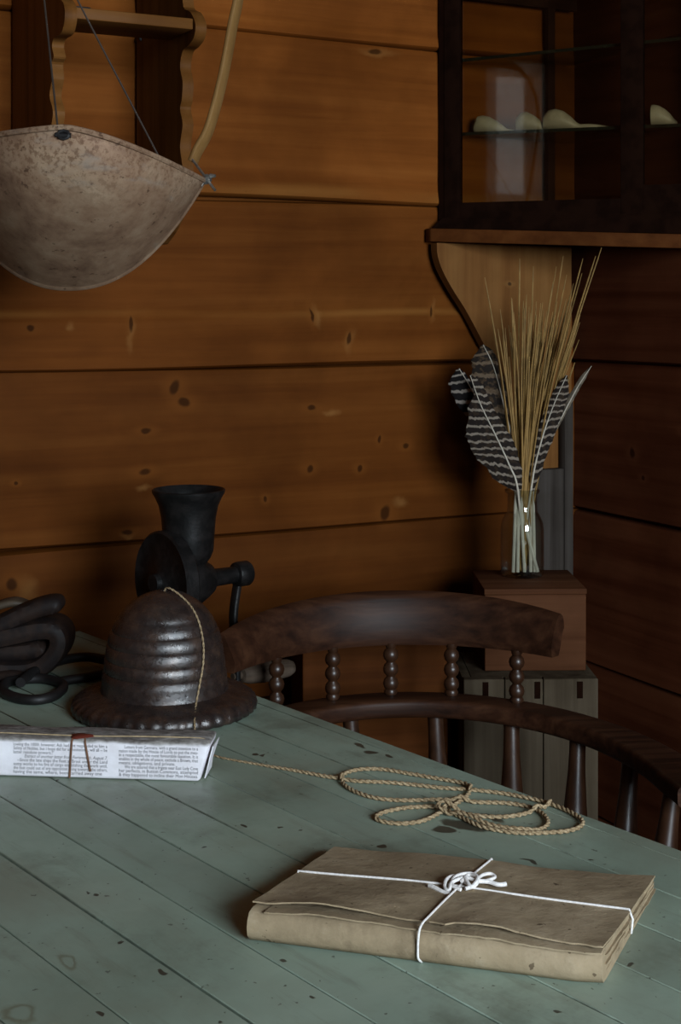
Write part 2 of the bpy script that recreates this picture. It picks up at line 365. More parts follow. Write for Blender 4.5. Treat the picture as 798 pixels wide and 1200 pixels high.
def feather_mat(name, dark, light, freq, slope, mott=0.0, duty=.55, droop=0.0):
    s = NT(name); uv = s.new('ShaderNodeUVMap'); sx = s.new('ShaderNodeSeparateXYZ'); s.l.new(s.warp(uv.outputs['UV'], 3.0, .055), sx.inputs[0])
    ab = s.math('ABSOLUTE', sx.outputs[1])
    ph = s.math('ADD', s.math('MULTIPLY', sx.outputs[0], freq), s.math('ADD', s.math('MULTIPLY', sx.outputs[1], slope), s.math('MULTIPLY', ab, droop)))
    w = s.math('SINE', ph)
    bar = s.smooth(w, duty-.25, duty+.2)
    c = s.mix(bar, dark, light)
    if mott: c = s.mix(s.smooth(s.noise(s.coord((120, 120, 120)), 1.0, 4), .5, .62, 0, mott), c, (.12, .07, .035))
    return s.done(c, .75, spec=.2)
M['barred'] = feather_mat('barred_feather', (.022, .014, .011), (.36, .29, .225), 96, 4.2, .25, .62, 1.5)
M['barred_r'] = feather_mat('barred_feather_right', (.022, .014, .011), (.34, .27, .21), 96, -4.5, .25, .62, 1.5)
M['mottled'] = feather_mat('mottled_feather', (.024, .016, .012), (.20, .135, .085), 60, 2, .7, .62, 1.5)
M['darkbar'] = feather_mat('dark_barred_feather', (.010, .007, .007), (.36, .30, .25), 66, 3, 0, .62, 1.5)
M['palefe'] = plain('pale_feather_edge', (.30, .235, .165), .75, 0, .5, 90)

# ------------------------------------------------------------------ the room
RW, RD, RH = 3.2, 4.2, 2.62                          # width along back wall, depth, height
def timber_wall(name, m, length, origin, rz, holes=(), z0=.0409, h=.277, rough_=.004):
    bm = B(); R = random.Random(name)
    k = -1
    zs = [0.0, .0409+.277*1-.0, ]
    zs = [0.0]+[z0+h*i for i in range(1, 10)]+[RH]
    for a, b in zip(zs, zs[1:]):
        if b-a < .01: continue
        segs = [(0.0, length)]
        for (x0, x1, q0, q1) in holes:
            if q0 < b-.001 and q1 > a+.001:
                segs = [s for (s0, s1) in segs for s in ((s0, min(s1, x0)), (max(s0, x1), s1)) if s[1]-s[0] > .001]
        off = R.uniform(-.004, .004)
        ledge = 1.238 if a < 1.238 < b and name == 'wall_back' else None
        flare = .007 if name == 'wall_back' and b > 1.3 else .002
        for (x0, x1) in segs:
            # one squared timber: eased long edges, slightly uneven face
            n = max(2, int((x1-x0)/.12)); rows = []
            lip = .006
            for i in range(n+1):
                x = x0+(x1-x0)*i/n; wv = .0035*math.sin(x*3.1+a*9)+.002*math.sin(x*7.7+a*5)
                yb = -off
                mid = [(yb-.002+wv*.4, (a+b)/2)]
                if ledge: mid = [(yb-.003, ledge-.02+wv), (yb-.002, ledge-.006+wv), (yb+.0045, ledge+.007+wv), (yb+.005, ledge+.03+wv)]
                prof = [(yb+.030, a+wv*.6), (yb+.006-flare, a+.001+wv*.6), (yb-flare, a+.005+wv*.6), (yb-flare*.95, a+.011+wv), (yb-flare*.35, a+.026+wv), (yb-.001, a+.045+wv)]+mid+[(yb, b-.012+wv*.6), (yb+.003, b-.004+wv*.6), (yb+.012, b-.001+wv*.6), (yb+.03, b+wv*.6)]
                rows.append([Vector((x, y, z)) for y, z in prof])
            grid(bm, rows)
        box(bm, (-.12, .028, a), (length+.12, .10, b)) if not holes else None
    if holes:
        x0, x1, q0, q1 = holes[0]
        box(bm, (-.12, .028, 0), (x0, .10, RH)); box(bm, (x1, .028, 0), (length+.12, .10, RH)); box(bm, (x0, .028, 0), (x1, .10, q0)); box(bm, (x0, .028, q1), (x1, .10, RH))
    o = obj(name, bm, m, loc=origin, rz=rz, world=False, auto=50)
    return tag(o, kind='structure')
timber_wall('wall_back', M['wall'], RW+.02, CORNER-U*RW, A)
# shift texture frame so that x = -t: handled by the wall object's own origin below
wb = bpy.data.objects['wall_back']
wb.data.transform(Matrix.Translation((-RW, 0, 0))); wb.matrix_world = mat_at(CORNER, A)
WIN_R = (.15, 1.70, 1.15, 2.40)
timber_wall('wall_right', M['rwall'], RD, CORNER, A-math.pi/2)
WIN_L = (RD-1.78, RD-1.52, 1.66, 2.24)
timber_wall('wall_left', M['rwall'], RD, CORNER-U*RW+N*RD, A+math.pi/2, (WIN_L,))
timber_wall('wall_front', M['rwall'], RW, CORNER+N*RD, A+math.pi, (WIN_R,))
bm = B(); R2 = random.Random(3)
for i in range(17):
    box(bm, (-RW-.1, -RD-.1+i*.262, -.04), (.1, -RD-.1+i*.262+.258, 0), bev=.003, seg=1)
box(bm, (-RW-.1, -RD-.1, -.08), (.1, .1, -.03))
tag(obj('floor', bm, M['floor'], loc=CORNER, rz=A, world=False), kind='structure')
bm = B()
for i in range(17):
    box(bm, (-RW-.1, -RD-.1+i*.262, RH), (.1, -RD-.1+i*.262+.259, RH+.03), bev=.003, seg=1)
box(bm, (-RW-.1, -RD-.1, RH+.028), (.1, .1, RH+.08))
tag(obj('ceiling', bm, M['ceil'], loc=CORNER, rz=A, world=False), kind='structure')
def window(name, wallframe, hole, nx, nz):
    x0, x1, z0, z1 = hole
    bm = B(); w = .045
    box(bm, (x0, .0, z0), (x0+w, .09, z1)); box(bm, (x1-w, .0, z0), (x1, .09, z1)); box(bm, (x0, .0, z0), (x1, .09, z0+w)); box(bm, (x0, .0, z1-w), (x1, .09, z1))
    for i in range(1, nx): xx = x0+(x1-x0)*i/nx; box(bm, (xx-.011, .03, z0+.02), (xx+.011, .06, z1-.02))
    for i in range(1, nz): zz = z0+(z1-z0)*i/nz; box(bm, (x0+.02, .031, zz-.011), (x1-.02, .059, zz+.011))
    bm.transform(wallframe)
    o = tag(obj(name, bm, M['frame'], loc=wallframe.translation, rz=wallframe.to_euler().z), kind='structure')
    bm = B(); box(bm, (x0+.02, .043, z0+.02), (x1-.02, .047, z1-.02)); bm.transform(wallframe)
    obj('pane', bm, M['clearpane'], o)
    return o
FR = mat_at(CORNER+N*RD, A+math.pi); window('window_1', FR, WIN_R, 4, 2)
FL = mat_at(CORNER-U*RW+N*RD, A+math.pi/2); window('window_2', FL, WIN_L, 1, 2)
def daylight(name, frame, hole, watts, color, push=.14):
    x0, x1, z0, z1 = hole
    L = bpy.data.lights.new(name, 'AREA'); L.shape = 'RECTANGLE'; L.size = (x1-x0)*1.05; L.size_y = (z1-z0)*1.05; L.energy = watts; L.color = color
    o = bpy.data.objects.new(name, L); C.objects.link(o)
    o.matrix_world = frame @ Matrix.Translation(((x0+x1)/2, push, (z0+z1)/2)) @ Matrix.Rotation(math.radians(-90), 4, 'X')
    return o
daylight('daylight_window', FR, WIN_R, 288.0, (.83, .935, 1.06))
daylight('daylight_side_window', FL, WIN_L, 0.5, (.93, .97, 1.0))
wd = bpy.data.worlds.new('World'); SC.world = wd; wd.use_nodes = True
wd.node_tree.nodes['Background'].inputs['Color'].default_value = (.75, .85, 1, 1); wd.node_tree.nodes['Background'].inputs['Strength'].default_value = .35

# ------------------------------------------------------------------ table
S0, S1, Q0, Q1 = -1.953, -.10, .15, 1.065
bt = thing('table', 'green painted plank table with worn chipped boards', 'table', (0, 0, 0), ST)
bm = B(); R3 = random.Random(11)
qs = [Q0]+[.576+.067*k for k in range(-6, 8)]+[Q1]; qs = sorted(q for q in qs if Q0 <= q <= Q1); 
qs = [q for i, q in enumerate(qs) if i == 0 or q-qs[i-1] > .012]
for a, b in zip(qs, qs[1:]):
    g = R3.uniform(.0003, .0008); 
    if abs(a-.576) < .001 or abs(b-.576) < .001 or abs(b-.979) < .03: g = .0010
    box(bm, (S0, a+g, TZ-.028), (S1, b-g, TZ-R3.uniform(0, .0005)), bev=.0007, seg=1)
box(bm, (S0+.002, Q0+.002, TZ-.029), (S1-.002, Q1-.002, TZ-.006))
obj('tabletop', bm, M['table'], bt, world=False)
bm = B()
for (x0, x1, y0, y1) in ((S0+.12, S1-.12, Q0+.06, Q0+.085), (S0+.12, S1-.12, Q1-.345, Q1-.32), (S0+.12, S0+.145, Q0+.06, Q1-.32), (S1-.145, S1-.12, Q0+.06, Q1-.32)):
    box(bm, (x0, y0, TZ-.13), (x1, y1, TZ-.0285), bev=.002)
obj('apron', bm, M['table'], bt, world=False)
for x in (S0+.12, S1-.18):
    for y in (Q0+.06, Q1-.38):
        bm = B(); v = box(bm, (x, y, 0), (x+.06, y+.06, TZ-.0285), bev=.004); obj('leg', bm, M['table'], bt, world=False)

# ------------------------------------------------------------------ beehive string holder
BC = at_z(193, 358+F*.5/1.763, TZ)
DOME = [(.0790, .776), (.0770, .787), (.0772, .790), (.0762, .7985), (.0740, .8005), (.0752, .803), (.0742, .8145), (.0722, .8165), (.0732, .819), (.0716, .8310), (.0695, .833), (.0703, .8355),
        (.0672, .8475), (.0645, .8495), (.0648, .852), (.0590, .8640), (.0562, .8660), (.0560, .868), (.0470, .8785), (.0440, .8800), (.0425, .882), (.0310, .8895), (.0280, .8905), (.0260, .892), (.0120, .8965)]
FLG = [(.1090, .7515), (.1120, .7535), (.1125, .7580), (.1105, .7640), (.1040, .7690), (.0940, .7715), (.0860, .7735)]
holder = thing('string_holder', 'ribbed dark cast iron beehive string holder with crimped flange', 'string holder', (BC.x, BC.y, TZ))
def crimp(a, r, z): return (.022*abs(math.sin(a*21))*max(0, min(1, (r-.088)/.02))*(1.0 if z < .766 else .5)) if r > .088 else 0
bm = B(); lathe(bm, [(r, z-TZ) for r, z in DOME], seg=64, cap0=False, cap1=False)
lathe(bm, [(.0120, .1465), (.005, .1468), (.0045, .143)], seg=64, cap0=False, cap1=True); bmesh.ops.remove_doubles(bm, verts=bm.verts, dist=1e-5)
obj('dome', bm, M['bell'], holder, world=False, auto=60)
bm = B(); lathe(bm, [(.100, .0012)]+[(r, z-TZ) for r, z in FLG]+[(.0785, .0262)], seg=168, cap0=True, cap1=False, wave=crimp)
obj('flange', bm, M['bell'], holder, world=False, auto=70)
def bell_r(z):
    pr = FLG+DOME
    if z > pr[-1][1]: return -1
    best = -1
    for (r0, z0), (r1, z1) in zip(pr, pr[1:]):
        if z0 <= z <= z1 and z1 > z0: best = max(best, r0+(r1-r0)*(z-z0)/(z1-z0))
    return best if z >= FLG[0][1] else -1
def on_bell(px, py, off=.002):
    Y = 1.60
    while Y < 1.9:
        p = at_y(px, py, Y)
        if p.z <= .8975 and math.hypot(p.x-BC.x, p.y-BC.y) <= bell_r(p.z)+off: return p
        Y += .0005
    return at_y(px, py, BC.y)

# ------------------------------------------------------------------ jute twine: from the holder over the table into loops
tw = [Vector((BC.x, BC.y, .885)), Vector((BC.x+.001, BC.y-.002, .8995))]
tw += [Vector((BC.x+.012, BC.y-.010, .899))]+[on_bell(x, y) for x, y in ((221, 707), (232, 726), (238, 752), (238, 778), (234, 802), (230, 824))]
e = on_bell(228, 843); tw += [e, Vector((e.x+.003, e.y-.022, .7535)) if e.y-.022 < BC.y-.11 else at_z(233, 868, TZ+.0022)]
tw = [p for p in tw]
FLAT = [(240, 876), (252, 887), (300, 897), (345, 905), (380, 912)]
def cr(x, y): return (380+x/2.494, 880+y/2.494)
LOOP = [(40, 86), (100, 95), (180, 98), (260, 105), (340, 114), (430, 120), (520, 130), (590, 143), (650, 158), (712, 182), (752, 208), (750, 228), (712, 241), (650, 246), (580, 247), (520, 241), (455, 226), (400, 200),
        (350, 176), (320, 170), (250, 172), (190, 182), (156, 195), (154, 207), (190, 217), (240, 219), (290, 211), (335, 190), (380, 165), (415, 140), (428, 119), (418, 105), (385, 96), (320, 85), (240, 71), (170, 60), (110, 60), (66, 70),
        (50, 86), (60, 106), (90, 125), (140, 142), (200, 150), (270, 151), (340, 149), (400, 153), (460, 157), (530, 159), (590, 168), (630, 184), (652, 207), (650, 226), (622, 238), (560, 240), (480, 226), (410, 205), (350, 190), (332, 184), (345, 178),
        (385, 186), (440, 195), (500, 200), (560, 196), (615, 182), (664, 163)]
flat = [at_z(x, y, TZ) for x, y in FLAT]+[at_z(*cr(x, y), TZ) for x, y in LOOP]
path = spline(tw, 10)+spline(flat, 10)
n0 = len(spline(tw, 10)); NP = len(path)
# resample evenly
def resample(P, step):
    out = [P[0].copy()]; acc = 0; idx = [0]
    for i in range(1, len(P)):
        d = P[i]-P[i-1]; L = d.length
        while acc+L >= step:
            k = (step-acc)/L if L > 1e-9 else 0; q = P[i-1].lerp(P[i], k); out.append(q); idx.append(i)
            P = P[:i-1]+[q]+P[i:] if False else P
            d = P[i]-q; P[i-1] = q; L = d.length; acc = 0
        acc += L
    return out, idx
path, ids = resample(path, .0022)
rad = []; lift = []
for i, p in enumerate(path):
    onT = ids[i] >= n0
    k = 0 if not onT else min(1, max(0, (p.x+.12)/.10)) if ids[i] < n0+70 else 1
    rad.append(.00080+.00060*k)
for i, p in enumerate(path):
    L = 0.0
    if ids[i] >= n0:
        for j in range(0, i-12):
            if ids[j] >= n0:
                d = math.hypot(path[j].x-p.x, path[j].y-p.y)
                if d < .007: L = max(L, (lift[j] if j < len(lift) else 0)+2.0*rad[i]*1.7*(1-max(0, d-.003)/.004))
    lift.append(min(L, .010))
for _ in range(2): lift = [(lift[max(i-1, 0)]+lift[i]+lift[min(i+1, len(lift)-1)])/3 for i in range(len(lift))]
for i, p in enumerate(path):
    if ids[i] >= n0: p.z = TZ+rad[i]*1.75+lift[i]
fr = frames(path); bm = B()
for ply in (0, 1):
    q = []; s = 0
    for i, (p, (x, y)) in enumerate(zip(path, fr)):
        s += .0022; a = s/.0092*2*math.pi/2*1.3+ply*math.pi
        q.append(p+(x*math.cos(a)+y*math.sin(a))*rad[i]*.75)
    tube(bm, q, [r for r in rad], 6)
tag(obj('jute_twine', bm, M['twine'], loc=tuple(flat[10]), auto=180), 'tan jute twine running from the beehive holder into loose loops on the green table', 'twine')

# ------------------------------------------------------------------ newspaper parcel
fr0 = at_z(235, 917, TZ); dirn = Vector((-.2147, .019, 0)).normalized(); ang = math.atan2(-dirn.y, -dirn.x)
LEN, DEP, HGT = .36, .046, .0415
org = fr0+dirn*LEN                                   # front left bottom
news = thing('newspaper_parcel', 'long narrow parcel wrapped in old newspaper with red wax seal', 'parcel', tuple(org), ang)
bm = B(); box(bm, (0, 0, .0004), (LEN+.004, DEP, HGT), bev=.0035, seg=3)
bmesh.ops.subdivide_edges(bm, edges=[e for e in bm.edges if e.calc_length() > .1], cuts=24)
R4 = random.Random(5)
for v in bm.verts:
    if v.co.x > LEN-.002: v.co.x += (v.co.z-.02)*.28 + R4.uniform(-.0006, .0006)
    if v.co.z > .03: v.co.z += .0008*math.sin(v.co.x*60)+R4.uniform(-.0004, .0004)
    if v.co.y > .02: v.co.y += R4.uniform(-.0008, .0008)
obj('wrapper', bm, M['news'], news, world=False, auto=50)
# folded end flaps
bm = B(); x = LEN+.0045
extrude_outline(bm, [Vector((x+.0075, .004, .037)), Vector((x-.001, .004, .004)), Vector((x+.0015, .022, .013)), Vector((x+.0078, .040, .036))], Vector((.0009, 0, 0)))
extrude_outline(bm, [Vector((x-.0015, .005, .003)), Vector((x-.0015, .042, .003)), Vector((x+.003, .026, .020))], Vector((.0012, 0, 0)))
obj('end_fold', bm, M['news'], news, world=False, auto=20)
def text_mesh(body, shear=0.0):
    cu = bpy.data.curves.new('t', 'FONT'); cu.body = body; cu.size = 1.0; cu.shear = shear; cu.resolution_u = 2
    o = bpy.data.objects.new('t', cu); C.objects.link(o)
    bpy.context.view_layer.update()
    dg = bpy.context.evaluated_depsgraph_get(); me = bpy.data.meshes.new_from_object(o.evaluated_get(dg))
    bpy.data.objects.remove(o); return me
PXM = F/1.50
def parcel_x(px): return LEN-(235-px)/F*1.495
COL0 = [(0, 'the ships'), (0, 'Majesty,'), (0, 'of the'), (0, 'and the'), (0, 'were also'), (0, 'London.')]
COL1 = ['lowing the 1000l. however; Ash had not responded to him a', 'Safety of Nobles, but I hope did for us hesitations, will all -- be', 'latter resolute powers.!"',
        '*Extract of another letter from Portsmouth, August 7.', '--Since the late ships the fleet at Brest under the Land', 'some works to his fire of cargo establishing the work until,',
        'the East could out of any opposition being towards the others,', 'having the same, where, been carried away one']
COL2 = ['Letters from Germany, with a grand intention to a', 'ration made by the House of Lords to put the mea-', 'in a respectable, the most favourable taxation. It is', 'enables in the whole of peace, exclude a Brown, that',
        'means, obligations, and private.', 'We are assured that a frigate near East Lady Cove', 'her perfects, in Button Commons, attempted', '& they happened to incline their Mon Houses.']
cols = [B(), B(), B()]
def put_line(bm, body, x0, x1, z, fit=True, size=.0050):
    it = body.startswith('*'); me = text_mesh(body.lstrip('*'), .3 if it else 0.0)
    xs = [v.co.x for v in me.vertices]; 
    if not xs: return
    w = max(xs)-min(xs); sx = min((x1-x0)/w, size*1.0) if fit else size
    me.transform(Matrix(((sx, 0, 0, x0-min(xs)*sx), (0, 0, 0, -.00025), (0, size, 0, z), (0, 0, 0, 1))))
    bm.from_mesh(me); bpy.data.meshes.remove(me)
for i in range(8):
    z = .0335-i*.00415
    if i < 6: put_line(cols[0], COL0[i][1], parcel_x(-34), parcel_x(3), z)
    a, b = parcel_x(11), parcel_x(124)
    put_line(cols[1], COL1[i], a+(.012 if i in (3,) else .004 if i == 4 else 0), (parcel_x(60) if i == 2 else b), z)
    a, b = parcel_x(138), parcel_x(232)
    put_line(cols[2], COL2[i], a+(.006 if i in (0, 5) else 0), (parcel_x(205) if i == 4 else b), z)
for b_ in cols: obj('printed_text', b_, M['ink'], news, world=False, smooth=False)
sx_ = parcel_x(90)
bm = B()                                             # wax blob
lathe(bm, [(.0120, 0), (.0128, .0012), (.0108, .0026), (.006, .0034), (.0015, .0036)], Matrix.Translation((sx_, .0095, HGT-.0006)) @ Matrix.Diagonal((1, .62, 1, 1)), 28, wave=lambda a, r, z: .14*math.sin(3*a+1)+.08*math.sin(5*a))
obj('wax_seal', bm, M['wax'], news, world=False)
bm = B(); tube(bm, spline([(0, .010, HGT+.0012), (sx_*.5, .012, HGT+.0016), (sx_, .010, HGT+.001), (sx_+.06, .011, HGT+.0017), (LEN-.01, .014, HGT+.001), (LEN+.006, .014, HGT-.001)], 6), .0007, 6); obj('cord', bm, M['raffia'], news, world=False)
for x0_, x1_, z1_ in ((parcel_x(82), parcel_x(79), .001), (parcel_x(97), parcel_x(104), .0085)):
    bm = B(); sweep(bm, spline([(sx_+(x0_-sx_)*.6, .007, HGT+.0016), (x0_, .001, HGT-.0005), (x0_*.8+x1_*.2, -.0012, HGT-.006), (x1_, -.0012, z1_)], 6), rrect(.0022, .0008, .0003, 2), up=(0, -1, .3)); obj('ribbon', bm, M['brownribbon'], news, world=False)

# ------------------------------------------------------------------ brown paper parcel
FLb, FRb, BRb, BLb = at_z(291, 1104, TZ), at_z(705, 1158, TZ), at_z(766, 1047, TZ), Vector((-.0046, 1.279, TZ))
def par(u, v, z): 
    p = FLb*(1-u)*(1-v)+FRb*u*(1-v)+BRb*u*v+BLb*(1-u)*v; return Vector((p.x, p.y, TZ+z))
kang = math.atan2((FRb-FLb).y, (FRb-FLb).x)
pk = thing('paper_parcel', 'flat brown kraft paper parcel tied with white string', 'parcel', tuple((FLb+FRb+BRb+BLb)/4), kang)
def topz(u, v): return .0275*(1-v)+.0125*v+.0022*math.sin(u*math.pi)*math.sin(v*math.pi)-.0012*math.sin(u*9+1)*v
rk = random.Random(21)
bm = B(); rows = []
NU = 60
for i in range(NU+1):
    u = i/NU; jit = rk.uniform(-.0006, .0006); cut = 0
    if u > .93: cut = .004*(u-.93)/.07
    hz = topz(u, .03)
    pr = [(1.0, .0006), (.55, .0004), (.06, .0005), (.012+jit, .0014), (-.010+jit, .006), (-.016+jit, .012), (-.010, .018), (.008, hz-.004), (.05, hz-.0022), (.10, topz(u, .10)-.002)]
    for v in (.25, .45, .65, .85, .985): pr.append((v, topz(u, v)-.0022))
    pr.append((1.0, topz(u, 1)-.006))
    rows.append([par(u, v+(.02*cut/.004 if v < .1 else 0), z) for v, z in pr])
V = grid(bm, rows)
for k in (0, -1):
    bm.faces.new(V[k])
for a, b in zip(V, V[1:]): bm.faces.new((a[0], a[-1], b[-1], b[0]))
bmesh.ops.triangulate(bm, faces=[f for f in bm.faces if len(f.verts) > 4])
obj('wrapper', bm, M['kraft'], pk, auto=55)
def sheet(u0, u1, vf, dz, th, tear=.0, curl=0.0, seed=1, vb=1.0):
    bm = B(); r = random.Random(seed); rows = []
    nu = 46; 
    for i in range(nu+1):
        k = i/nu; u = u0+(u1-u0)*k; ve = vf(k)+r.uniform(-tear, tear); row = []
        for q in (0, .02, .06, .15, .3, .5, .7, .85, 1.0):
            v = ve+(vb-ve)*q
            row.append(par(u, v, topz(u, max(v, .02))+dz+curl*(1-q)**6*math.sin(k*7)**2))
        rows.append(row)
    grid(bm, rows)
    
    for v in bm.verts: v.co.z += .0007*math.sin(v.co.x*70+v.co.y*40)*math.sin(v.co.y*55-v.co.x*20)
    solid(bm, th); return bm
obj('under_flap', sheet(.05, 1.0, lambda k: -.006+.012*math.sin(k*5), -.0012, .0012, .006, .0016, 4), M['kraft'], pk, auto=30)
obj('flap', sheet(-.004, 1.004, lambda k: .052+.018*math.sin(k*3.0)-.055*k**3-(.03*(max(0, 1-abs(k-.56)/.03))), .0016, .0012, .005, .0042, 2), M['kraft'], pk, auto=30)
for k_ in range(3):                                  # paper layers showing at the right end
    bm = B(); r = random.Random(30+k_); row0 = []; row1 = []
    for i in range(21):
        v = .05+.95*i/20; t = (k_+1)/4.2; z = topz(1, v)*(1-t)+.0006*t+r.uniform(-.0003, .0003); e_ = 1.0+.004+.004*math.sin(k_*2+v*4)+r.uniform(-.002, .002)
        row0.append(par(.93, v, z)); row1.append(par(e_, v, z))
    grid(bm, [row0, row1]); solid(bm, .0006); obj('paper_layer', bm, M['kraft'], pk, auto=30)
# string
sr = .00092
bm = B(); pts = []
for i in range(31):
    u = i/30; pts.append(par(u, .54-.05*u, topz(u, .54-.05*u)+.0024))
pts = [par(-.004, .54, .002), par(-.007, .54, topz(0, .54)*.6)]+pts+[par(1.010, .49, topz(1, .49)*.75), par(1.006, .49, .004)]
tube(bm, pts, sr, 8); obj('string', bm, M['string'], pk)
bm = B(); pts = []
for i in range(31):
    v = i/30; pts.append(par(.505, v, topz(.505, v)+.0027))
pts = [par(.503, .02, .0006), par(.503, -.020, .006), par(.503, -.025, .013), par(.503, -.020, .021), par(.504, -.006, .0275)]+pts[1:]+[par(.505, 1.006, .009), par(.505, 1.004, .002)]
tube(bm, spline(pts, 3), sr, 8); obj('string', bm, M['string'], pk)
bm = B(); KZ = .7755
def kp(x, y, dz=0): 
    p = at_z(x, y, KZ); p.z += dz; return p
for q, r_ in (([(528, 1048, -.0005), (518, 1045, 0), (508, 1041, .001), (503, 1039, .001)], .0019),
              ([(548, 1038, .002), (535, 1031, .003), (524, 1034, .003), (521, 1041, .001), (526, 1044, .0005), (530, 1038, .003), (545, 1034, .004), (556, 1036, .003)], .0015),
              ([(540, 1044, .001), (530, 1040, .002), (534, 1033, .004), (550, 1030, .0045), (560, 1034, .004), (557, 1040, .002), (545, 1043, .001)], .0016),
              ([(545, 1035, .005), (552, 1042, .002), (560, 1036, .005), (550, 1031, .004), (541, 1037, .003)], .0016),
              ([(558, 1037, .003), (564, 1031, .0035), (574, 1028, .003), (580, 1030, .002), (576, 1033, .002), (566, 1036, .002)], .0014),
              ([(560, 1037, .003), (572, 1036, .002), (584, 1038, .001), (593, 1037, .0008)], .0018)):
    tube(bm, spline([kp(*a) for a in q], 6), r_, 8)
obj('bow', bm, M['string'], pk)

# ------------------------------------------------------------------ cast iron mill clamped to the table edge
AX = Vector((.777, .63, 0)); MB = Vector((-.207, 1.95, .872))
mill = thing('hand_mill', 'black cast iron hand mill with flared hopper and side crank', 'mill', (MB.x-.777*.012, MB.y-.63*.012, TZ), math.atan2(.63, .777))
hopc = at_y(221, 660, 1.95)
def hz(py): return H-(py-HY)/F*1.95
hw = 1.95/F
prof = [(14, 668), (21, 660), (26, 653), (29.3, 645), (30.5, 625), (32, 606), (35, 592), (39, 583), (42.5, 577), (43, 574), (41.5, 573), (38, 577), (33.5, 586), (30.5, 600), (28.5, 640), (10, 660)]
bm = B(); lathe(bm, [(r*hw, hz(y)) for r, y in prof], Matrix.Translation((hopc.x, 1.95, 0)), 44); obj('hopper', bm, M['iron'], mill, auto=50)
bm = B(); Q = axis_matrix(MB, AX)
lathe(bm, [(.034, -.024), (.036, -.010), (.034, .008), (.027, .022), (.021, .032)], Q, 32)
lathe(bm, [(.019, .835-.872), (.017, .86-.872), (.02, .02), (.021, .04)], Matrix.Translation((hopc.x, 1.95, .872)), 24)
lathe(bm, [(.026, TZ-.872+.0005), (.026, -.112), (.015, -.104), (.013, -.06), (.018, -.02)], Matrix.Translation((MB.x-.777*.014, MB.y-.63*.014, .872)), 24)
obj('body', bm, M['iron'], mill, auto=50)
bm = B(); dc = MB-AX*.037+Vector((0, 0, .004)); Q = axis_matrix(dc, AX); R_ = .069
lathe(bm, [(.012, -.022), (.0125, -.014), (.018, -.010), (.050, -.0065), (.060, -.0085), (.066, -.010), (R_, -.007), (R_, .008), (.064, .012), (.03, .016)], Q, 56)
obj('grinding_disc', bm, M['iron'], mill, auto=40)
bm = B(); Q = axis_matrix(MB, AX); lathe(bm, [(.0185, .020), (.0125, .034), (.0115, .075), (.0165, .0765), (.0175, .080), (.0175, .096), (.0155, .099), (.006, .1)], Q, 28); obj('shaft', bm, M['iron'], mill, auto=40)
bm = B(); h0 = MB+AX*.083; hE = h0+Vector((-.004, -.006, -.148))
sweep(bm, spline([h0, h0+Vector((-.0035, 0, -.02)), h0+Vector((-.008, -.004, -.06)), h0+Vector((-.0045, -.006, -.11)), hE], 6), rrect(.015, .008, .003), up=tuple(AX))
crank = obj('crank', bm, M['iron'], mill, auto=50)
bm = B(); Q = axis_matrix(hE+Vector((0, 0, .006)), Vector((.777, .63, -.035)))
lathe(bm, [(.005, -.006), (.0055, .008), (.0105, .010), (.0135, .022), (.0150, .045), (.0145, .070), (.0125, .090), (.0095, .098), (.003, .101)], Q, 24)
obj('handle', bm, M['wornhandle'], crank, auto=50)
bm = B()                                             # clamp under the table edge
e0 = Vector((MB.x-.777*.014, MB.y-.63*.014, 0)); Mx = mat_at(e0, math.atan2(.63, .777))
box(bm, (.023, -.010, .655), (.034, .010, .762), Mx, .002); box(bm, (.0, -.010, .752), (.034, .010, .762), Mx, .002); box(bm, (-.02, -.010, .655), (.034, .010, .667), Mx, .002)
lathe(bm, [(.005, .625), (.005, .712), (.014, .7125), (.014, .717)], mat_at((e0.x-.777*.006, e0.y-.63*.006, 0)), 16)
obj('clamp', bm, M['iron'], mill, auto=40)

# ------------------------------------------------------------------ old ironwork and straps at the left
tg = at_z(38, 812, TZ)
bm = B(); zr = TZ+.0068
ring = [at_z(x, y, zr) for x, y in ((74, 803), (66, 814), (45, 820), (20, 818), (4, 810), (8, 800), (28, 796), (55, 796))]
tube(bm, spline(ring, 6, True), .0066, 10, True)
tube(bm, spline([at_z(x, y, zr) for x, y in ((66, 800), (80, 797), (100, 794), (125, 789), (160, 783), (195, 778))], 6), .0062, 10)
r2 = [at_z(x, y, zr+.006) for x, y in ((24, 800), (36, 790), (56, 779), (80, 772), (104, 770), (128, 774), (160, 777), (195, 775))]
tube(bm, spline(r2, 6), .0066, 10)
piv = at_z(195, 776, TZ+.001); lathe(bm, [(.012, 0), (.013, .004), (.013, .016), (.009, .021)], Matrix.Translation(piv), 20)
tg_o = tag(obj('iron_tongs', bm, M['hook'], loc=(tg.x, tg.y, TZ)), 'dark iron tongs with a ring handle lying behind the newspaper parcel', 'tongs')
def strap(name, pts, w, th, label, m, cat='strap', up=(0, -1, 0)):
    bm = B(); q = spline(pts, 8); n = len(q); sweep(bm, q, rrect(th, w, th*.4, 2), up=up, scale=[(math.sqrt(max(.06, min(1, (n-1-i)/6*1.0))), 1-.25*max(0, 1-(n-1-i)/5)) for i in range(n)])
    tag(obj(name, bm, m, loc=tuple(sum((Vector(p) for p in pts), Vector())/len(pts)), auto=45), label, cat)
YS = 1.93
def sp(x, y, dy=0): return at_y(x, y, YS+dy)
strap('leather_strap', [sp(-90, 772), sp(-30, 778), sp(20, 782), sp(48, 778), sp(66, 764), sp(73, 748), sp(68, 736), sp(50, 734), sp(10, 742), sp(-40, 752), sp(-90, 757)],   .07, .027,
      'thick black leather strap doubled back in a round bend on the table', M['leather'])
strap('leather_strap', [sp(-90, 765, .004), sp(-20, 762, .002), sp(20, 761, 0), sp(48, 757, 0), sp(56, 752, 0), ], .055, .024, 'dark leather strap tucked inside the doubled strap', M['leather'])
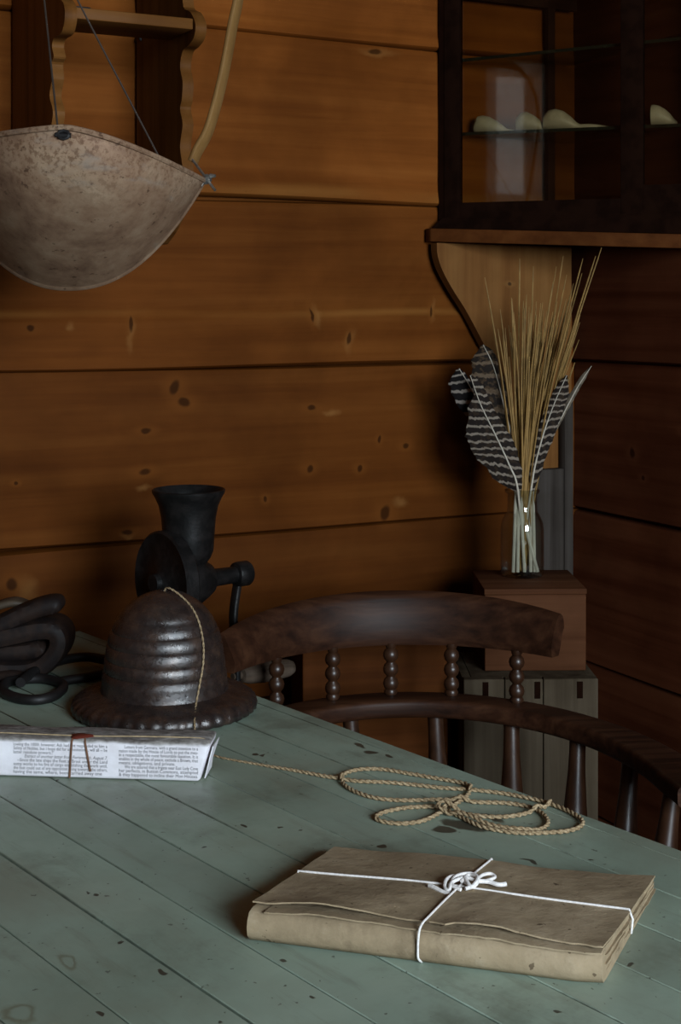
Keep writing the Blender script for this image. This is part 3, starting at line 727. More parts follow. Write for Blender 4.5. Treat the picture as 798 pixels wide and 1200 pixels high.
strap('leather_strap', [sp(-80, 763, -.01), sp(-30, 746, -.01), sp(0, 732, -.01), sp(25, 720, -.01), sp(48, 711, -.01), sp(64, 708, -.01), sp(73, 712, -.01)], .045, .024,
      'dark leather strap end sticking up on top of the strap bundle', M['leather'])
strap('leather_strap', [sp(-90, 795, -.02), sp(-30, 795, -.02), sp(10, 792, -.02), sp(34, 788, -.02)], .055, .022, 'dark flat leather strap at the bottom of the strap bundle', M['leather'])
strap('tan_strap', [sp(-60, 728, .02), sp(-20, 716, .02), sp(10, 706, .02), sp(32, 706, .02)], .03, .010, 'short tan strap end on the far side of the dark straps', M['tanleather'])

# ------------------------------------------------------------------ captain's chair
CH = Vector((.118, 1.68, 0)); CA = math.radians(7); MC = mat_at(CH, CA)
chair = thing('captains_chair', 'dark wooden captain\'s chair with curved armrail and turned spindles', 'chair', tuple(CH), CA)
EA, EB = .322, .39
def ell(a, off=0.0): return Vector(((EA-off)*math.cos(a), (EB-off)*math.sin(a), 0))
def ell_x(x, off): 
    k = x/(EA-off); return Vector((x, (EB-off)*math.sqrt(max(0, 1-k*k)), 0))
AZ = .69
pts = [Vector((.318, -.035, AZ-.013)), Vector((.320, -.015, AZ-.013))]; pts = []
w = .026
bm = B()
cen = [ell(math.radians(a), w)+Vector((0, 0, AZ-.013)) for a in range(0, 181, 4)]
cen = [Vector((cen[0].x+.006, -.055, AZ-.013)), Vector((cen[0].x+.004, -.025, AZ-.013))]+cen+[Vector((cen[-1].x-.004, -.025, AZ-.013)), Vector((cen[-1].x-.006, -.055, AZ-.013))]
sc = [(1.25, 1)]*2+[(1+.18*max(0, 1-i/8), 1) for i in range(len(cen)-4)]+[(1.25, 1)]*2
sweep(bm, cen, rrect(.052, .026, .007), up=(0, 0, 1), scale=sc)
obj('arm_rail', bm, M['chair'], chair, world=False, auto=45)
bm = B(); CT = .013; xs = [i/24*.455-.24 for i in range(25)]
rows = []
for x in xs:
    p = ell_x(x, CT); k = min(1.15, abs(x)/.215); tn = Vector((x/(EA-CT)**2, p.y/(EB-CT)**2, 0)).normalized()
    zt = .836-.012*k**2-.004*k**6; zb = .7615+.001*k**2; zm = (zt+zb)/2; lean = .010
    pr = [(-.008, zb), (-.011, zb+.012), (-.011+lean*.5, zm), (-.009+lean, zt-.012), (-.004+lean, zt-.003), (.003+lean, zt), (.009+lean, zt-.005), (.012+lean, zt-.02), (.012+lean*.5, zm), (.011, zb+.008), (.008, zb)]
    rows.append([p+tn*o+Vector((0, 0, z)) for o, z in pr])
V = grid(bm, rows); 
for a, b in zip(V, V[1:]): bm.faces.new((a[0], b[0], b[-1], a[-1]))
bm.faces.new(V[0]); bm.faces.new(V[-1][::-1])
obj('crest_rail', bm, M['chair'], chair, world=False, auto=50)
for x in (-.17, -.086, 0, .086, .17):
    p = ell_x(x, .016); bm = B(); pr = [(.0075, AZ-.002), (.010, AZ+.004), (.0075, AZ+.008)]
    for c in (.0155, .036, .0565):
        z = AZ+c; pr += [(.0062, z-.0095), (.0098, z-.0055), (.0112, z), (.0098, z+.0055), (.0062, z+.0095)]
    pr += [(.0075, AZ+.0685), (.0080, AZ+.074)]
    lathe(bm, pr, Matrix.Translation(p), 20); obj('back_spindle', bm, M['spindle'], chair, world=False, auto=60)
def turned(p0, p1):
    bm = B(); L = (p1-p0).length; pr = []
    for r, t in ((.008, 0), (.0095, .06), (.013, .14), (.0155, .24), (.0150, .30), (.0105, .345), (.0130, .36), (.0130, .385), (.0105, .40), (.0145, .43), (.0150, .50), (.0125, .62), (.0098, .80), (.0092, .92), (.0095, 1.0)): pr.append((r*1.2, t*L))
    lathe(bm, pr, axis_matrix(p0, p1-p0), 20); return bm
SZ = .452
for a in (4, 21, 38, 57, 78, 102, 123, 142, 159, 176):
    top = ell(math.radians(a), w)+Vector((0, 0, AZ-.024)); 
    bot = Vector((top.x*.86, top.y*.80-.035 if a not in (4, 176) else top.y-.03, SZ-.004))
    obj('arm_spindle', turned(bot, top), M['spindle'], chair, world=False, auto=60)
bm = B(); seat = []
for k in range(40):
    a = 2*math.pi*k/40; sx2, sy2 = math.cos(a), math.sin(a); q = (abs(sx2)**3.2+abs(sy2)**3.2)**(-1/3.2)
    seat.append((sx2*q*.285, sy2*q*.255+.05))
rings = [(1, SZ-.038), (1.0, SZ-.012), (.975, SZ), (.8, SZ-.004), (.5, SZ-.010), (.1, SZ-.012)]
RV = [[bm.verts.new((x*s_, (y-.05)*s_+.05, z)) for x, y in seat] for s_, z in rings]
for a, b in zip(RV, RV[1:]):
    for k in range(40): bm.faces.new((a[k], a[(k+1) % 40], b[(k+1) % 40], b[k]))
bm.faces.new(RV[0][::-1]); bm.faces.new(RV[-1])
obj('seat', bm, M['chair'], chair, world=False, auto=50)
for sx3, sy3 in ((-1, -1), (1, -1), (-1, 1), (1, 1)):
    bm = B(); p0 = Vector((sx3*.25, .05+sy3*.24, 0)); p1 = Vector((sx3*.19, .05+sy3*.17, SZ-.034)); L = (p1-p0).length
    lathe(bm, [(r, t*L) for r, t in ((.012, 0), (.017, .1), (.019, .3), (.013, .36), (.019, .40), (.021, .6), (.015, .8), (.015, 1))], axis_matrix(p0, p1-p0), 20); obj('leg', bm, M['spindle'], chair, world=False, auto=60)
for y_ in (-.15, .25):
    bm = B(); lathe(bm, [(.008, 0), (.012, .2), (.008, .44)], axis_matrix((-.22, y_, .16), (1, 0, 0)), 14); obj('stretcher', bm, M['spindle'], chair, world=False)

# ------------------------------------------------------------------ crates in the corner
lz = .672
bm = B(); y0 = 2.20
cr_loc = at_y(620, 792, y0)
low = thing('plank_crate', 'weathered grey upright plank crate under the small box', 'crate', (cr_loc.x, 2.29, 0), math.radians(1.5))
xl, xr = (541-CX)/F*2.2-cr_loc.x, (700-CX)/F*2.2-cr_loc.x
bm = B(); ex = [xl, xl+.064, xl+.124, xr]
for a, b in zip(ex, ex[1:]): box(bm, (a+.0007, -.09, .0), (b-.0007, -.074, lz), bev=.0012, seg=1)
obj('front_board', bm, M['crate'], low, world=False)
bm = B(); box(bm, (xl, -.0735, 0), (xl+.014, .09, lz-.001), bev=.001); box(bm, (xr-.014, -.0735, 0), (xr, .09, lz-.001), bev=.001); box(bm, (xl+.0145, .076, 0), (xr-.0145, .09, lz-.001)); obj('side_board', bm, M['crate'], low, world=False)
bm = B(); box(bm, (xl+.0145, -.0735, lz-.014), (xr-.0145, .0755, lz-.0005)); obj('lid', bm, M['crate'], low, world=False)
for x in (567, 628, 678):
    bm = B(); xx = (x-CX)/F*2.2-cr_loc.x; box(bm, (xx-.0045, -.0912, lz-.030), (xx+.0045, -.0895, lz-.004), bev=.0004, seg=1); obj('dovetail_slot', bm, M['black'], low, world=False)
ub = at_y(626, 690, 2.25); bz = .802
up = thing('wooden_box', 'small reddish wooden box holding the glass jar', 'box', (ub.x, 2.325, lz), math.radians(1.5))
hwb = .0805; hb = bz-lz
bm = B(); box(bm, (-hwb, -.075, 0), (hwb, -.063, hb-.0095), bev=.0012, seg=1); obj('front_board', bm, M['box'], up, world=False)
bm = B(); box(bm, (-hwb, -.0625, 0), (-hwb+.012, .083, hb-.0095)); box(bm, (hwb-.012, -.0625, 0), (hwb, .083, hb-.0095)); box(bm, (-hwb+.0125, .07, 0), (hwb-.0125, .083, hb-.0095)); obj('side_board', bm, M['box'], up, world=False)
bm = B(); box(bm, (-hwb-.001, -.077, hb-.009), (hwb+.001, .085, hb), bev=.0015, seg=2); obj('lid', bm, M['box'], up, world=False)
bm = B(); xx = .021; box(bm, (xx-.010, -.0760, .073), (xx+.010, -.0745, .086), bev=.0004, seg=1); obj('inlay', bm, M['crate'], up, world=False)
# low chest against the wall behind the chair
ca = at_y(429, 760, 2.30); chest = thing('board_chest', 'low brown board chest against the wall behind the chair', 'chest', (ca.x, 2.335, 0), A*.35)
bm = B(); L0 = .117
for a, b in ((0, .30), (.3015, .60), (.6015, .735)): box(bm, (-L0, -.09, a), (L0, -.072, b), bev=.0012, seg=1)
obj('front_board', bm, M['chest'], chest, world=False)
bm = B(); box(bm, (-L0, -.0715, 0), (-L0+.016, .045, .735)); box(bm, (L0-.016, -.0715, 0), (L0, .045, .735)); box(bm, (-L0+.0165, .03, 0), (L0-.0165, .045, .735)); obj('side_board', bm, M['chest'], chest, world=False)
bm = B(); box(bm, (-L0-.004, -.096, .736), (L0+.004, .05, .752), bev=.003); obj('lid', bm, M['chest'], chest, world=False)

# ------------------------------------------------------------------ glass jar with feathers and straw
JC = Vector(((612-CX)/F*2.362, 2.362, bz))
jr = 2.362/F
jar = B(); jp = [(24, 678), (25.2, 675), (25.4, 660), (25.2, 625), (24, 616), (20.5, 608), (17.5, 603), (17.2, 594), (17.5, 583), (20, 581), (20.5, 578.5), (19, 577)]
def jz(y): return bz+.0008+(678-y)*jr
prof = [(.004, bz+.0008)]+[(r*jr, jz(y)) for r, y in jp]
lathe(jar, prof, Matrix.Translation((JC.x, JC.y, 0)), 40, cap0=True, cap1=False)
prof2 = [(.004, bz+.0058)]+[((r-1.6)*jr, jz(y)+(.004 if y > 670 else 0)) for r, y in jp]
lathe(jar, prof2[::-1], Matrix.Translation((JC.x, JC.y, 0)), 40, cap0=False, cap1=True)
tag(obj('glass_jar', jar, M['jarglass'], loc=tuple(JC), auto=50), 'clear glass bottle jar holding feathers and dry straw', 'jar')
def feather(name, ctr, lw, rw, m, label, Y0, dy=0.0, camber=.004, qr=.0014, base=None, tw=0.0):
    """ctr: rachis points in the picture, lw/rw: half widths (px) left and right along it from foot to tip"""
    Pp = spline([at_y(x, y, Y0+dy*i/(len(ctr)-1)) for i, (x, y) in enumerate(ctr)], 8); n = len(Pp)
    t = thing(name, label, 'feather', tuple(base or Pp[0]))
    def wid(lst, s):
        k = s*(len(lst)-1); i = min(int(k), len(lst)-2); f_ = k-i; f_ = f_*f_*(3-2*f_); return (lst[i]*(1-f_)+lst[i+1]*f_)*Y0/F
    bm = B(); uvl = bm.loops.layers.uv.new('UVMap'); rows = []; uvs = []; rr = random.Random(label)
    for i, p in enumerate(Pp):
        s = i/(n-1); T = (Pp[min(i+1, n-1)]-Pp[max(i-1, 0)]).normalized(); side = Vector((0, 1, 0)).cross(T).normalized()   # points right when T is up
        row = []; uu = []
        for j in range(-4, 5):
            wv = wid(lw if j < 0 else rw, s)*(1+rr.uniform(-.06, .06)); q = j/4
            row.append(p+side*(q*wv)+T*(abs(q)*wv*.22)+Vector((0, camber*q*q+tw*q*wv, 0))); uu.append((s, q*wv/.02))
        rows.append(row); uvs.append(uu)
    V = grid(bm, rows); idx = {v: uvs[i][j] for i, r in enumerate(V) for j, v in enumerate(r)}
    for f in bm.faces:
        for l in f.loops: l[uvl].uv = idx[l.vert]
    bmesh.ops.solidify(bm, geom=bm.faces[:], thickness=.0005)
    obj('vane', bm, m, t, auto=60)
    foot = Vector((JC.x+(ctr[0][0]-612)*-.35*jr, JC.y+rr.uniform(-.008, .008), bz+.010))
    q = spline([foot]+[Pp[0]*1.0]+[Pp[int(n*k)-1]-Vector((0, .0012, 0)) for k in (.25, .5, .75, 1)], 8)
    bm = B(); tube(bm, q, [qr*(1.5-1.2*i/len(q)) for i in range(len(q))], 8); obj('quill', bm, M['quill'], t)
    return t
feather('feather', [(607, 576), (600, 555), (590, 527), (578, 505), (566, 482), (558, 458), (551, 440)], [4, 24, 34, 32, 17, 2, .5], [6, 13, 15, 14, 13, 10, 2], M['barred'],
        'broad barred brown and white feather leaning left, front of the jar', 2.335, -.012)
feather('feather', [(606, 576), (594, 545), (577, 505), (560, 470), (546, 445), (538, 432)], [.5, 2, 9, 24, 20, 4], [1, 2, 4, 5, 4, 1], M['darkbar'],
        'nearly black feather with white bars, furthest left in the jar', 2.36, .0)
feather('feather', [(610, 576), (603, 530), (594, 490), (584, 450), (575, 420), (566, 404)], [2, 8, 26, 30, 22, 3], [1, 3, 6, 8, 7, 1], M['mottled'],
        'mottled dark brown feather behind the broad barred feather', 2.375, .01)
feather('feather', [(622, 576), (627, 545), (635, 514), (645, 484), (654, 462), (664, 440)], [2, 5, 6, 7, 6, 1], [4, 10, 13, 14, 12, 2], M['barred_r'],
        'barred brown feather leaning right beside the straw', 2.345, -.005)
feather('feather', [(626, 577), (640, 525), (655, 495), (670, 465), (682, 445), (693, 429)], [.5, 1, 2, 3, 3, .5], [.5, 1.5, 3, 4, 3.5, .5], M['palefe'],
        'narrow pale feather seen edge-on, furthest right in the jar', 2.37, .0)
rs = random.Random(14)
for k_, (x0_, x1_) in enumerate(((602, 598), (606, 604), (610, 613), (613, 630), (620, 621), (624, 626))):
    bm = B(); tube(bm, spline([Vector((JC.x+(x1_-612)*jr*.9, JC.y-.0215+.001*k_, bz+.009)), Vector((JC.x+(x0_-612)*jr, JC.y-.0165+.001*k_, jz(612))), Vector((JC.x+(x0_-612)*.9*jr, JC.y-.0155+.001*k_, jz(573)))], 6), [.0030]*9+[.0022]*4, 8)
    tag(obj('quill_stem', bm, M['quill'], loc=(JC.x, JC.y, bz+.009)), 'thick pale cut quill stem inside the glass jar', 'quill', 'pale quill stems in the jar')
def straw(tip, foot_x, Yt, r, kind):
    top = at_y(tip[0], tip[1], Yt)
    neck = Vector((JC.x+(foot_x-612)*jr, JC.y+rs.uniform(-.016, .016), jz(578)))
    foot = Vector((JC.x+(foot_x-612)*.7*jr+rs.uniform(-.014, .014), JC.y+rs.uniform(-.014, .014), bz+.008+rs.uniform(0, .004)))
    mid = neck.lerp(top, .55)+Vector((rs.uniform(-.003, .003)-.06*(top.x-neck.x), rs.uniform(-.004, .004), 0))
    q = spline([foot, neck, mid, top], 5); n = len(q); bm = B()
    tube(bm, q, [max(.0004, r*(1-.55*i/n)*(1 if i < n-1 else .3)) for i in range(n)], 5)
    tag(obj('straw_stalk', bm, M['straw'], loc=tuple(foot)), 'dry straw stalk standing in the bunch in the glass jar', 'straw', 'dry straw stalks in the jar')
for tip in ((705, 290), (698, 300), (683, 303), (682, 320), (672, 332), (660, 300), (664, 322), (668, 345), (609, 303), (625, 312), (652, 312), (648, 330), (637, 362), (572, 345), (568, 325), (586, 362), (600, 350), (617, 345)):
    straw(tip, 612+(tip[0]-615)*.16+rs.uniform(-3, 3), 2.362+rs.uniform(-.02, .02), rs.uniform(.0016, .0023), 0)
for i in range(92):
    x = rs.triangular(578, 684, 634); y = rs.uniform(345, 425)+abs(x-628)*.10
    straw((x, y), 612+(x-618)*.17+rs.uniform(-2, 2), 2.362+rs.uniform(-.025, .025), rs.uniform(.0014, .0024), 1)

# ------------------------------------------------------------------ corner shelf, its carved board, and the glazed cabinet
SL, SR = .322, .36                                   # where the shelf meets the back and right walls
e1 = wall_pt(SL, .004, 0); e2 = CORNER+N*SR-U*.004; e3 = wall_pt(.004, .004, 0)
bm = B(); zt1, zt2, zt3 = 1.385, 1.366, 1.385
th = .0235
fl = [e3, e1, e1+N*.018, e2-U*.018, e2]
zz = [zt3, zt1, zt1, zt2, zt2]
a = [bm.verts.new((p.x, p.y, z-th)) for p, z in zip(fl, zz)]; b = [bm.verts.new((p.x, p.y, z)) for p, z in zip(fl, zz)]
bm.faces.new(a); bm.faces.new(b[::-1])
for i in range(5): bm.faces.new((a[i], b[i], b[(i+1) % 5], a[(i+1) % 5]))
bmesh.ops.bevel(bm, geom=bm.edges[:], offset=.002, segments=2, affect='EDGES', profile=.5)
tag(obj('corner_shelf', bm, M['chest'], loc=tuple(wall_pt(.15, .12, 1.37)), rz=A), 'reddish brown corner shelf board under the glazed cabinet', 'shelf')
# carved board flat on the back wall
out = [(505, 287), (506, 300), (512, 318), (524, 340), (538, 362), (550, 384), (561, 405), (572, 425), (584, 450), (594, 480), (602, 520), (608, 545), (612, 562)]
S_ = .014
edge = spline([on_wall(x, y, S_) for x, y in out], 4); tb = 1.3600
edge[0].z = tb-.001; edge = [Vector((p.x, p.y, min(p.z, tb-.001))) for p in edge]
rt = wall_t(662, S_); ol = edge+[wall_pt(rt, S_, edge[-1].z), wall_pt(rt, S_, tb-.003)]
bm = B(); extrude_outline(bm, ol, N*.020)
tag(obj('carved_board', bm, M['bracket'], loc=tuple(wall_pt(rt+.1, S_, 1.0)), rz=A, auto=30), 'pale pine board with curved edge under the corner shelf', 'board')
bm = B(); t0, t1 = wall_t(664, .035), wall_t(654, .035)
FB = mat_at(CORNER, A); box(bm, (-t1, -.056, .672+.002), (-t0, -.0355, 1.09), FB, .002); box(bm, (-wall_t(618, .04), -.054, .672+.002), (-t1-.0005, -.0355, .955), FB, .002)
tag(obj('grey_batten', bm, M['greybatten'], loc=tuple(wall_pt((t0+t1)/2, .035, .674)), rz=A), 'narrow grey weathered batten upright behind the glass jar', 'batten')
# cabinet: corner case with glazed diagonal front, short side returns, open to the wall behind
fd = Vector((.45, -.175, 0)); fd = ((e2-U*.018)-(e1+N*.018)).normalized(); fn = Vector((fd.y, -fd.x, 0)).normalized()      # fn points to the room
if fn.y > 0: fn = -fn
def front_at(px, off):                               # point on the front plane under a picture column
    k = (px-CX)/F; b_ = CAB0+fn*off; s_ = (k*b_.y-b_.x)/(fd.x-k*fd.y); return s_
CAB0 = e1+N*.010-fn*.012
s_l = front_at(520, 0); s_r = .462
cab0 = CAB0+fd*s_l
cang = math.atan2(fd.y, fd.x); FC = mat_at((cab0.x, cab0.y, 0), cang)      # x along the front, -y to the room
Wc = s_r-s_l; z0c, z1c = 1.3875, 1.99
cab = thing('corner_cabinet', 'black glazed corner cabinet standing on the corner shelf', 'cabinet', (cab0.x, cab0.y, z0c), cang)
def cz(py, px): 
    s_ = front_at(px, 0); p = CAB0+fd*s_; return H-(py-HY)/F*p.y
def cx_(px): return front_at(px, 0)-s_l
zr1, zr2 = cz(235, 630), z1c-.03
st0, st1, st2 = cx_(538), cx_(727), cx_(753)
bm = B(); box(bm, (0, -.0, z0c+.001), (st0, .022, z1c), FC, .0015); box(bm, (st1, 0, z0c+.001), (st2, .022, z1c), FC, .0015); box(bm, (Wc-.014, 0, z0c+.001), (Wc, .022, z1c), FC, .0015)
box(bm, (st0, .001, z0c+.001), (st1, .021, zr1), FC); box(bm, (st0, .001, zr2), (Wc-.014, .021, z1c-.001), FC); box(bm, (st2, .001, z0c+.001), (Wc-.014, .021, cz(216, 775)), FC)
obj('front_frame', bm, M['black'], cab)
bm = B()                                             # base moulding following the sloping shelf
def zsh(x): return 1.385-(1.385-1.366)*min(1, max(0, (x+.02)/.46))+.0006
bl, br = -.018, Wc-.002
zt_ = z0c+.016
hexa(bm, [FC @ Vector(p) for p in ((bl, -.010, zsh(bl)), (br, -.010, zsh(br)), (br, .026, zsh(br)), (bl, .026, zsh(bl)), (bl+.016, -.002, zt_), (br, -.002, zt_), (br, .024, zt_), (bl+.016, .024, zt_))])
obj('base_moulding', bm, M['black'], cab, auto=20)
bm = B(); box(bm, (st0+.0005, .010, zr1+.0005), (st1-.0005, .0125, zr2-.0005), FC); obj('glass_pane', bm, M['glass'], cab)
bm = B(); box(bm, (st2+.0005, .010, cz(216, 775)+.0005), (Wc-.0145, .0125, zr2-.0005), FC); obj('glass_pane', bm, M['glass'], cab)
# left side return, running back to the wall
bm = B(); p0 = FC @ Vector((-.0005, .002, 0)); p1 = FC @ Vector((-.0005, .020, 0)); wl = p0-N*(N.dot(p0-CORNER)-.006); wl2 = wl+U*.016
pp = [p0, wl, wl2, p1]
hexa(bm, [Vector((p.x, p.y, z0c+.001)) for p in pp]+[Vector((p.x, p.y, z1c)) for p in pp]); obj('side_panel', bm, M['blackside'], cab, auto=20)
# back stiles and rails on the wall
tA, tB = wall_t(646, .012), wall_t(638, .012); tL = wall_t(541, .012)
bm = B(); box(bm, (-tB, -.024, z0c+.001), (-tA, -.014, z1c), FB); box(bm, (-tL, -.0235, on_wall(590, 4, .012).z-.002), (-.01, -.0145, on_wall(590, 4, .012).z+.02), FB)
obj('back_frame', bm, M['blackside'], cab)
bm = B(); cpl = [e3+N*.006+U*0, wl+U*.004+N*.002, p0+fd*.004, FC @ Vector((Wc-.004, .004, 0)), FC @ Vector((Wc-.004, .03, 0))]
extrude_outline(bm, [Vector((p.x, p.y, z1c+.0005)) for p in cpl], Vector((0, 0, .018))); obj('top', bm, M['black'], cab, auto=20)
def glass_shelf(zl, zr):
    a0, a1 = FC @ Vector((st0-.010, .024, 0)), FC @ Vector((Wc-.02, .024, 0))
    wL = a0-N*(N.dot(a0-CORNER)-.02); cn = wall_pt(.02, .02, 0); pl = [a0, a1, cn, wL]
    zs = [zl, zr, zr, zl]; bm = B()
    hexa(bm, [Vector((p.x, p.y, z-.0045)) for p, z in zip(pl, zs)]+[Vector((p.x, p.y, z)) for p, z in zip(pl, zs)])
    o = obj('glass_shelf', bm, M['shelfglass'], cab, auto=20)
    bm = B(); hexa(bm, [Vector((p.x, p.y, z-.0052)) for p, z in ((a0+fn*.001, zl), (a1+fn*.001, zr), (a1-fn*.0012, zr), (a0-fn*.0012, zl))]+[Vector((p.x, p.y, z+.0004)) for p, z in ((a0+fn*.001, zl), (a1+fn*.001, zr), (a1-fn*.0012, zr), (a0-fn*.0012, zl))])
    obj('polished_edge', bm, M['glassedge'], o, auto=20)
zU = 1.6885; zLw = 1.5535
glass_shelf(1.684, 1.697); glass_shelf(1.5545, 1.5525)
def ornament(px, len_px, prof, label, back=.045, tilt=0.0, name='bone_ornament', yaw=0.0):
    s_ = front_at(px, -back); p = CAB0-fn*back+fd*s_; z = 1.5545-.002*max(0, min(1, (s_-.02)/.42)); k = p.y/F*1.14
    rmax = max(r for r, t in prof)
    bm = B(); d = (fd*math.cos(yaw)-fn*math.sin(yaw)).normalized()
    rings = []; nn = 20; side = d.cross(Vector((0, 0, 1))).normalized()
    for r, t in prof:
        c = p+d*(t*k); zc = z+.0006+r*k*.92+(t/len_px)*tilt*0
        rings.append([bm.verts.new(Vector((c.x, c.y, zc))+side*(r*k*math.cos(2*math.pi*i/nn)*.9)+Vector((0, 0, r*k*.92*math.sin(2*math.pi*i/nn)))) for i in range(nn)])
    for a, b in zip(rings, rings[1:]):
        for i in range(nn): bm.faces.new((a[i], a[(i+1) % nn], b[(i+1) % nn], b[i]))
    bm.faces.new(rings[0][::-1]); bm.faces.new(rings[-1])
    tag(obj(name, bm, M['bone'], loc=(p.x, p.y, z)), label, 'ornament')
PEAR = [(2, 0), (7, .8), (9.6, 4), (10, 9), (9, 16), (6.5, 24), (4, 30), (2, 34), (1.0, 42)]
ornament(556, 42, PEAR, 'pale pear-shaped ornament overlapping another at the left end of the glass shelf', .050)
ornament(546, 20, [(2, 0), (7, 1), (10, 4), (10.4, 9), (9, 16), (5, 20), (1, 22)], 'pale round ornament tucked behind the leftmost pear-shaped one on the glass shelf', .085)
ornament(605, 32, [(2, 0), (8, 1), (10.5, 5), (11, 11), (9, 18), (6, 25), (3, 30), (1, 33)], 'small pale egg-shaped ornament on the glass shelf beside the cabinet\'s rear post', .050)
ornament(637, 68, [(2, 0), (8.5, 1), (11.5, 6), (12, 13), (10.5, 21), (7, 29), (4, 34), (2.8, 38), (2.8, 48), (2.0, 58), (.8, 68)], 'largest pale ornament with a long thin pointed beak, on the glass shelf', .050)
ornament(764, 26, [(12, 0), (12.2, 2), (11.5, 7), (9.5, 13), (7, 18), (4, 22), (2.5, 25), (1.5, 27)], 'pale blunt cone-shaped ornament behind the right glass pane', .050)
s_ = front_at(772, -.03); pr = CAB0-fn*.03+fd*s_; bm = B(); tube(bm, [Vector((pr.x, pr.y, 1.4)), Vector((pr.x+.0005, pr.y, 1.604))], .0022, 8)
for z_ in (): pass
bm.free()

# ------------------------------------------------------------------ scalloped hanging shelf on the back wall
tl, tr = wall_t(12), wall_t(157); dl, dr = .285, .258
shelf = thing('hanging_shelf', 'honey pine wall shelf with scalloped side boards', 'shelf', tuple(wall_pt((tl+tr)/2, .004, 1.45)), A)
def side_board(t, dep, pts):
    """pts: (row in the picture, column of the front edge)"""
    o = []
    for px, py in pts:
        k = (px-CX)/F; b_ = wall_pt(t, 0, 0); s_ = (k*b_.y-b_.x)/(N.x-k*N.y); q = b_+N*s_; o.append((s_, H-(py-HY)/F*q.y))
    bm = B(); ol = []
    for s_, z in o: ol.append((s_, z))
    ol = [(p.x, p.y) for p in spline([Vector((a_, b_, 0)) for a_, b_ in ol], 4)]
    zt, zb = ol[0][1], ol[-1][1]
    P2 = [(.013, zt)]+ol+[(.013, zb)]
    extrude_outline(bm, [wall_pt(t, s_, z) for s_, z in P2], U*.017)
    obj('side_board', bm, M['shelfwood'], shelf, auto=25)
side_board(tl, dl, [(74, -120), (78, -70), (70, -40), (62, -25), (64, -8), (74, 3), (76, 20), (72, 38), (63, 45), (61, 55), (63, 66), (60, 75), (61, 92), (58, 112), (62, 130), (60, 150), (56, 190), (44, 215), (34, 232)])
side_board(tr, dr, [(222, -120), (226, -70), (218, -40), (214, -20), (215, 8), (223, 14), (229, 28), (227, 44), (220, 54), (214, 60), (211, 78), (214, 96), (213, 116), (211, 128), (214, 146), (211, 172), (214, 200), (210, 228), (204, 252), (194, 272), (184, 286)])
bm = B(); zs = 1.25+(358-30)/F*2.06
box(bm, (-tl+.0175, -.262, zs-.012), (-tr-.0005, -.165, zs+.004), FB, .002); obj('shelf_board', bm, M['shelfwood_h'], shelf)
bm = B(); box(bm, (-tl+.0175, -.262, zs+.140), (-tr-.0005, -.014, zs+.156), FB, .002); obj('shelf_board', bm, M['shelfwood_h'], shelf)
ih = at_y(94, 10, 2.02); bm = B(); Mx = mat_at((ih.x, ih.y, zs+.0042), A); box(bm, (-.014, -.008, 0), (.014, .010, .014), Mx, .002); box(bm, (.010, -.004, .006), (.026, .004, .012), Mx, .001)
tag(obj('iron_latch', bm, M['hook'], loc=(ih.x, ih.y, zs+.0042)), 'small black iron piece on the front edge of the wall shelf', 'iron piece')
nh = on_wall(160, 48, 0); bm = B(); lathe(bm, [(.004, 0), (.004, .03), (.008, .031), (.008, .036)], axis_matrix(nh, N), 12)
tag(obj('wall_peg', bm, M['hook'], loc=tuple(nh)), 'small dark peg in the wall below the shelf board', 'peg')

# ------------------------------------------------------------------ hanging tin hopper
YH = 1.74
hp = at_y(75, 250, YH); tin = thing('tin_hopper', 'rusty tin hopper with bent wooden handle hung on wires', 'hopper', tuple(hp), 0)
def Rim(a): return at_y(75+164*a, 147+65*abs(a)**1.4, YH)
def Keel(a): return at_y(80+(159 if a > 0 else 169)*a, 338-(126 if a > 0 else 163)*abs(a)**2.2, YH)
def tinpt(a, v, side):
    rx, ry = 75+164*a, 150+(62 if a > 0 else 25)*abs(a)**1.4; kx, ky = 80+(159 if a > 0 else 169)*a, 338-(126 if a > 0 else 163)*abs(a)**2.2
    px, py = rx+(kx-rx)*v, ry+(ky-ry)*v; b_ = (1-abs(a)**2.4)**.8
    d = (.19*b_*(1-v**2.1) if side < 0 else .07*b_*math.cos(v*math.pi/2))
    if side > 0: return at_y(px, py, YH)+Vector((0, d, 0))
    return at_y(px, py, YH-d)
def shell(side):
    bm = B(); rows = []
    for i in range(49):
        a = -1+2*i/48; rows.append([tinpt(a*.9995, j/18, side) for j in range(19)])
    grid(bm, rows); bmesh.ops.remove_doubles(bm, verts=bm.verts, dist=1e-5); return bm
bm = shell(-1); solid(bm, .0012); obj('front_sheet', bm, M['tin'], tin, auto=60)
bm = shell(1); solid(bm, .0012); obj('back_sheet', bm, M['tin'], tin, auto=60)
bm = B(); tube(bm, [tinpt(-1+2*i/60, 0, -1)+Vector((0, -.001, .0005)) for i in range(61)], .0036, 8); tube(bm, [tinpt(-1+2*i/60, 0, 1) for i in range(61)], .003, 8); obj('rolled_rim', bm, M['tin'], tin)
bm = B(); kp_ = [Keel(-1+2*i/70) for i in range(71)]; rows = []
for i, p in enumerate(kp_):
    T = (kp_[min(i+1, 70)]-kp_[max(i-1, 0)]).normalized(); nn = Vector((T.z, 0, -T.x)); nn = nn if nn.z < 0 else -nn
    rows.append([p-nn*.009+Vector((0, -.0125, 0)), p-nn*.006+Vector((0, -.0105, 0)), p+nn*.002+Vector((0, -.002, 0)), p+nn*.003+Vector((0, .001, 0)), p-nn*.005+Vector((0, .006, 0))])
grid(bm, rows); solid(bm, .0008); obj('seam', bm, M['tin'], tin, auto=60)
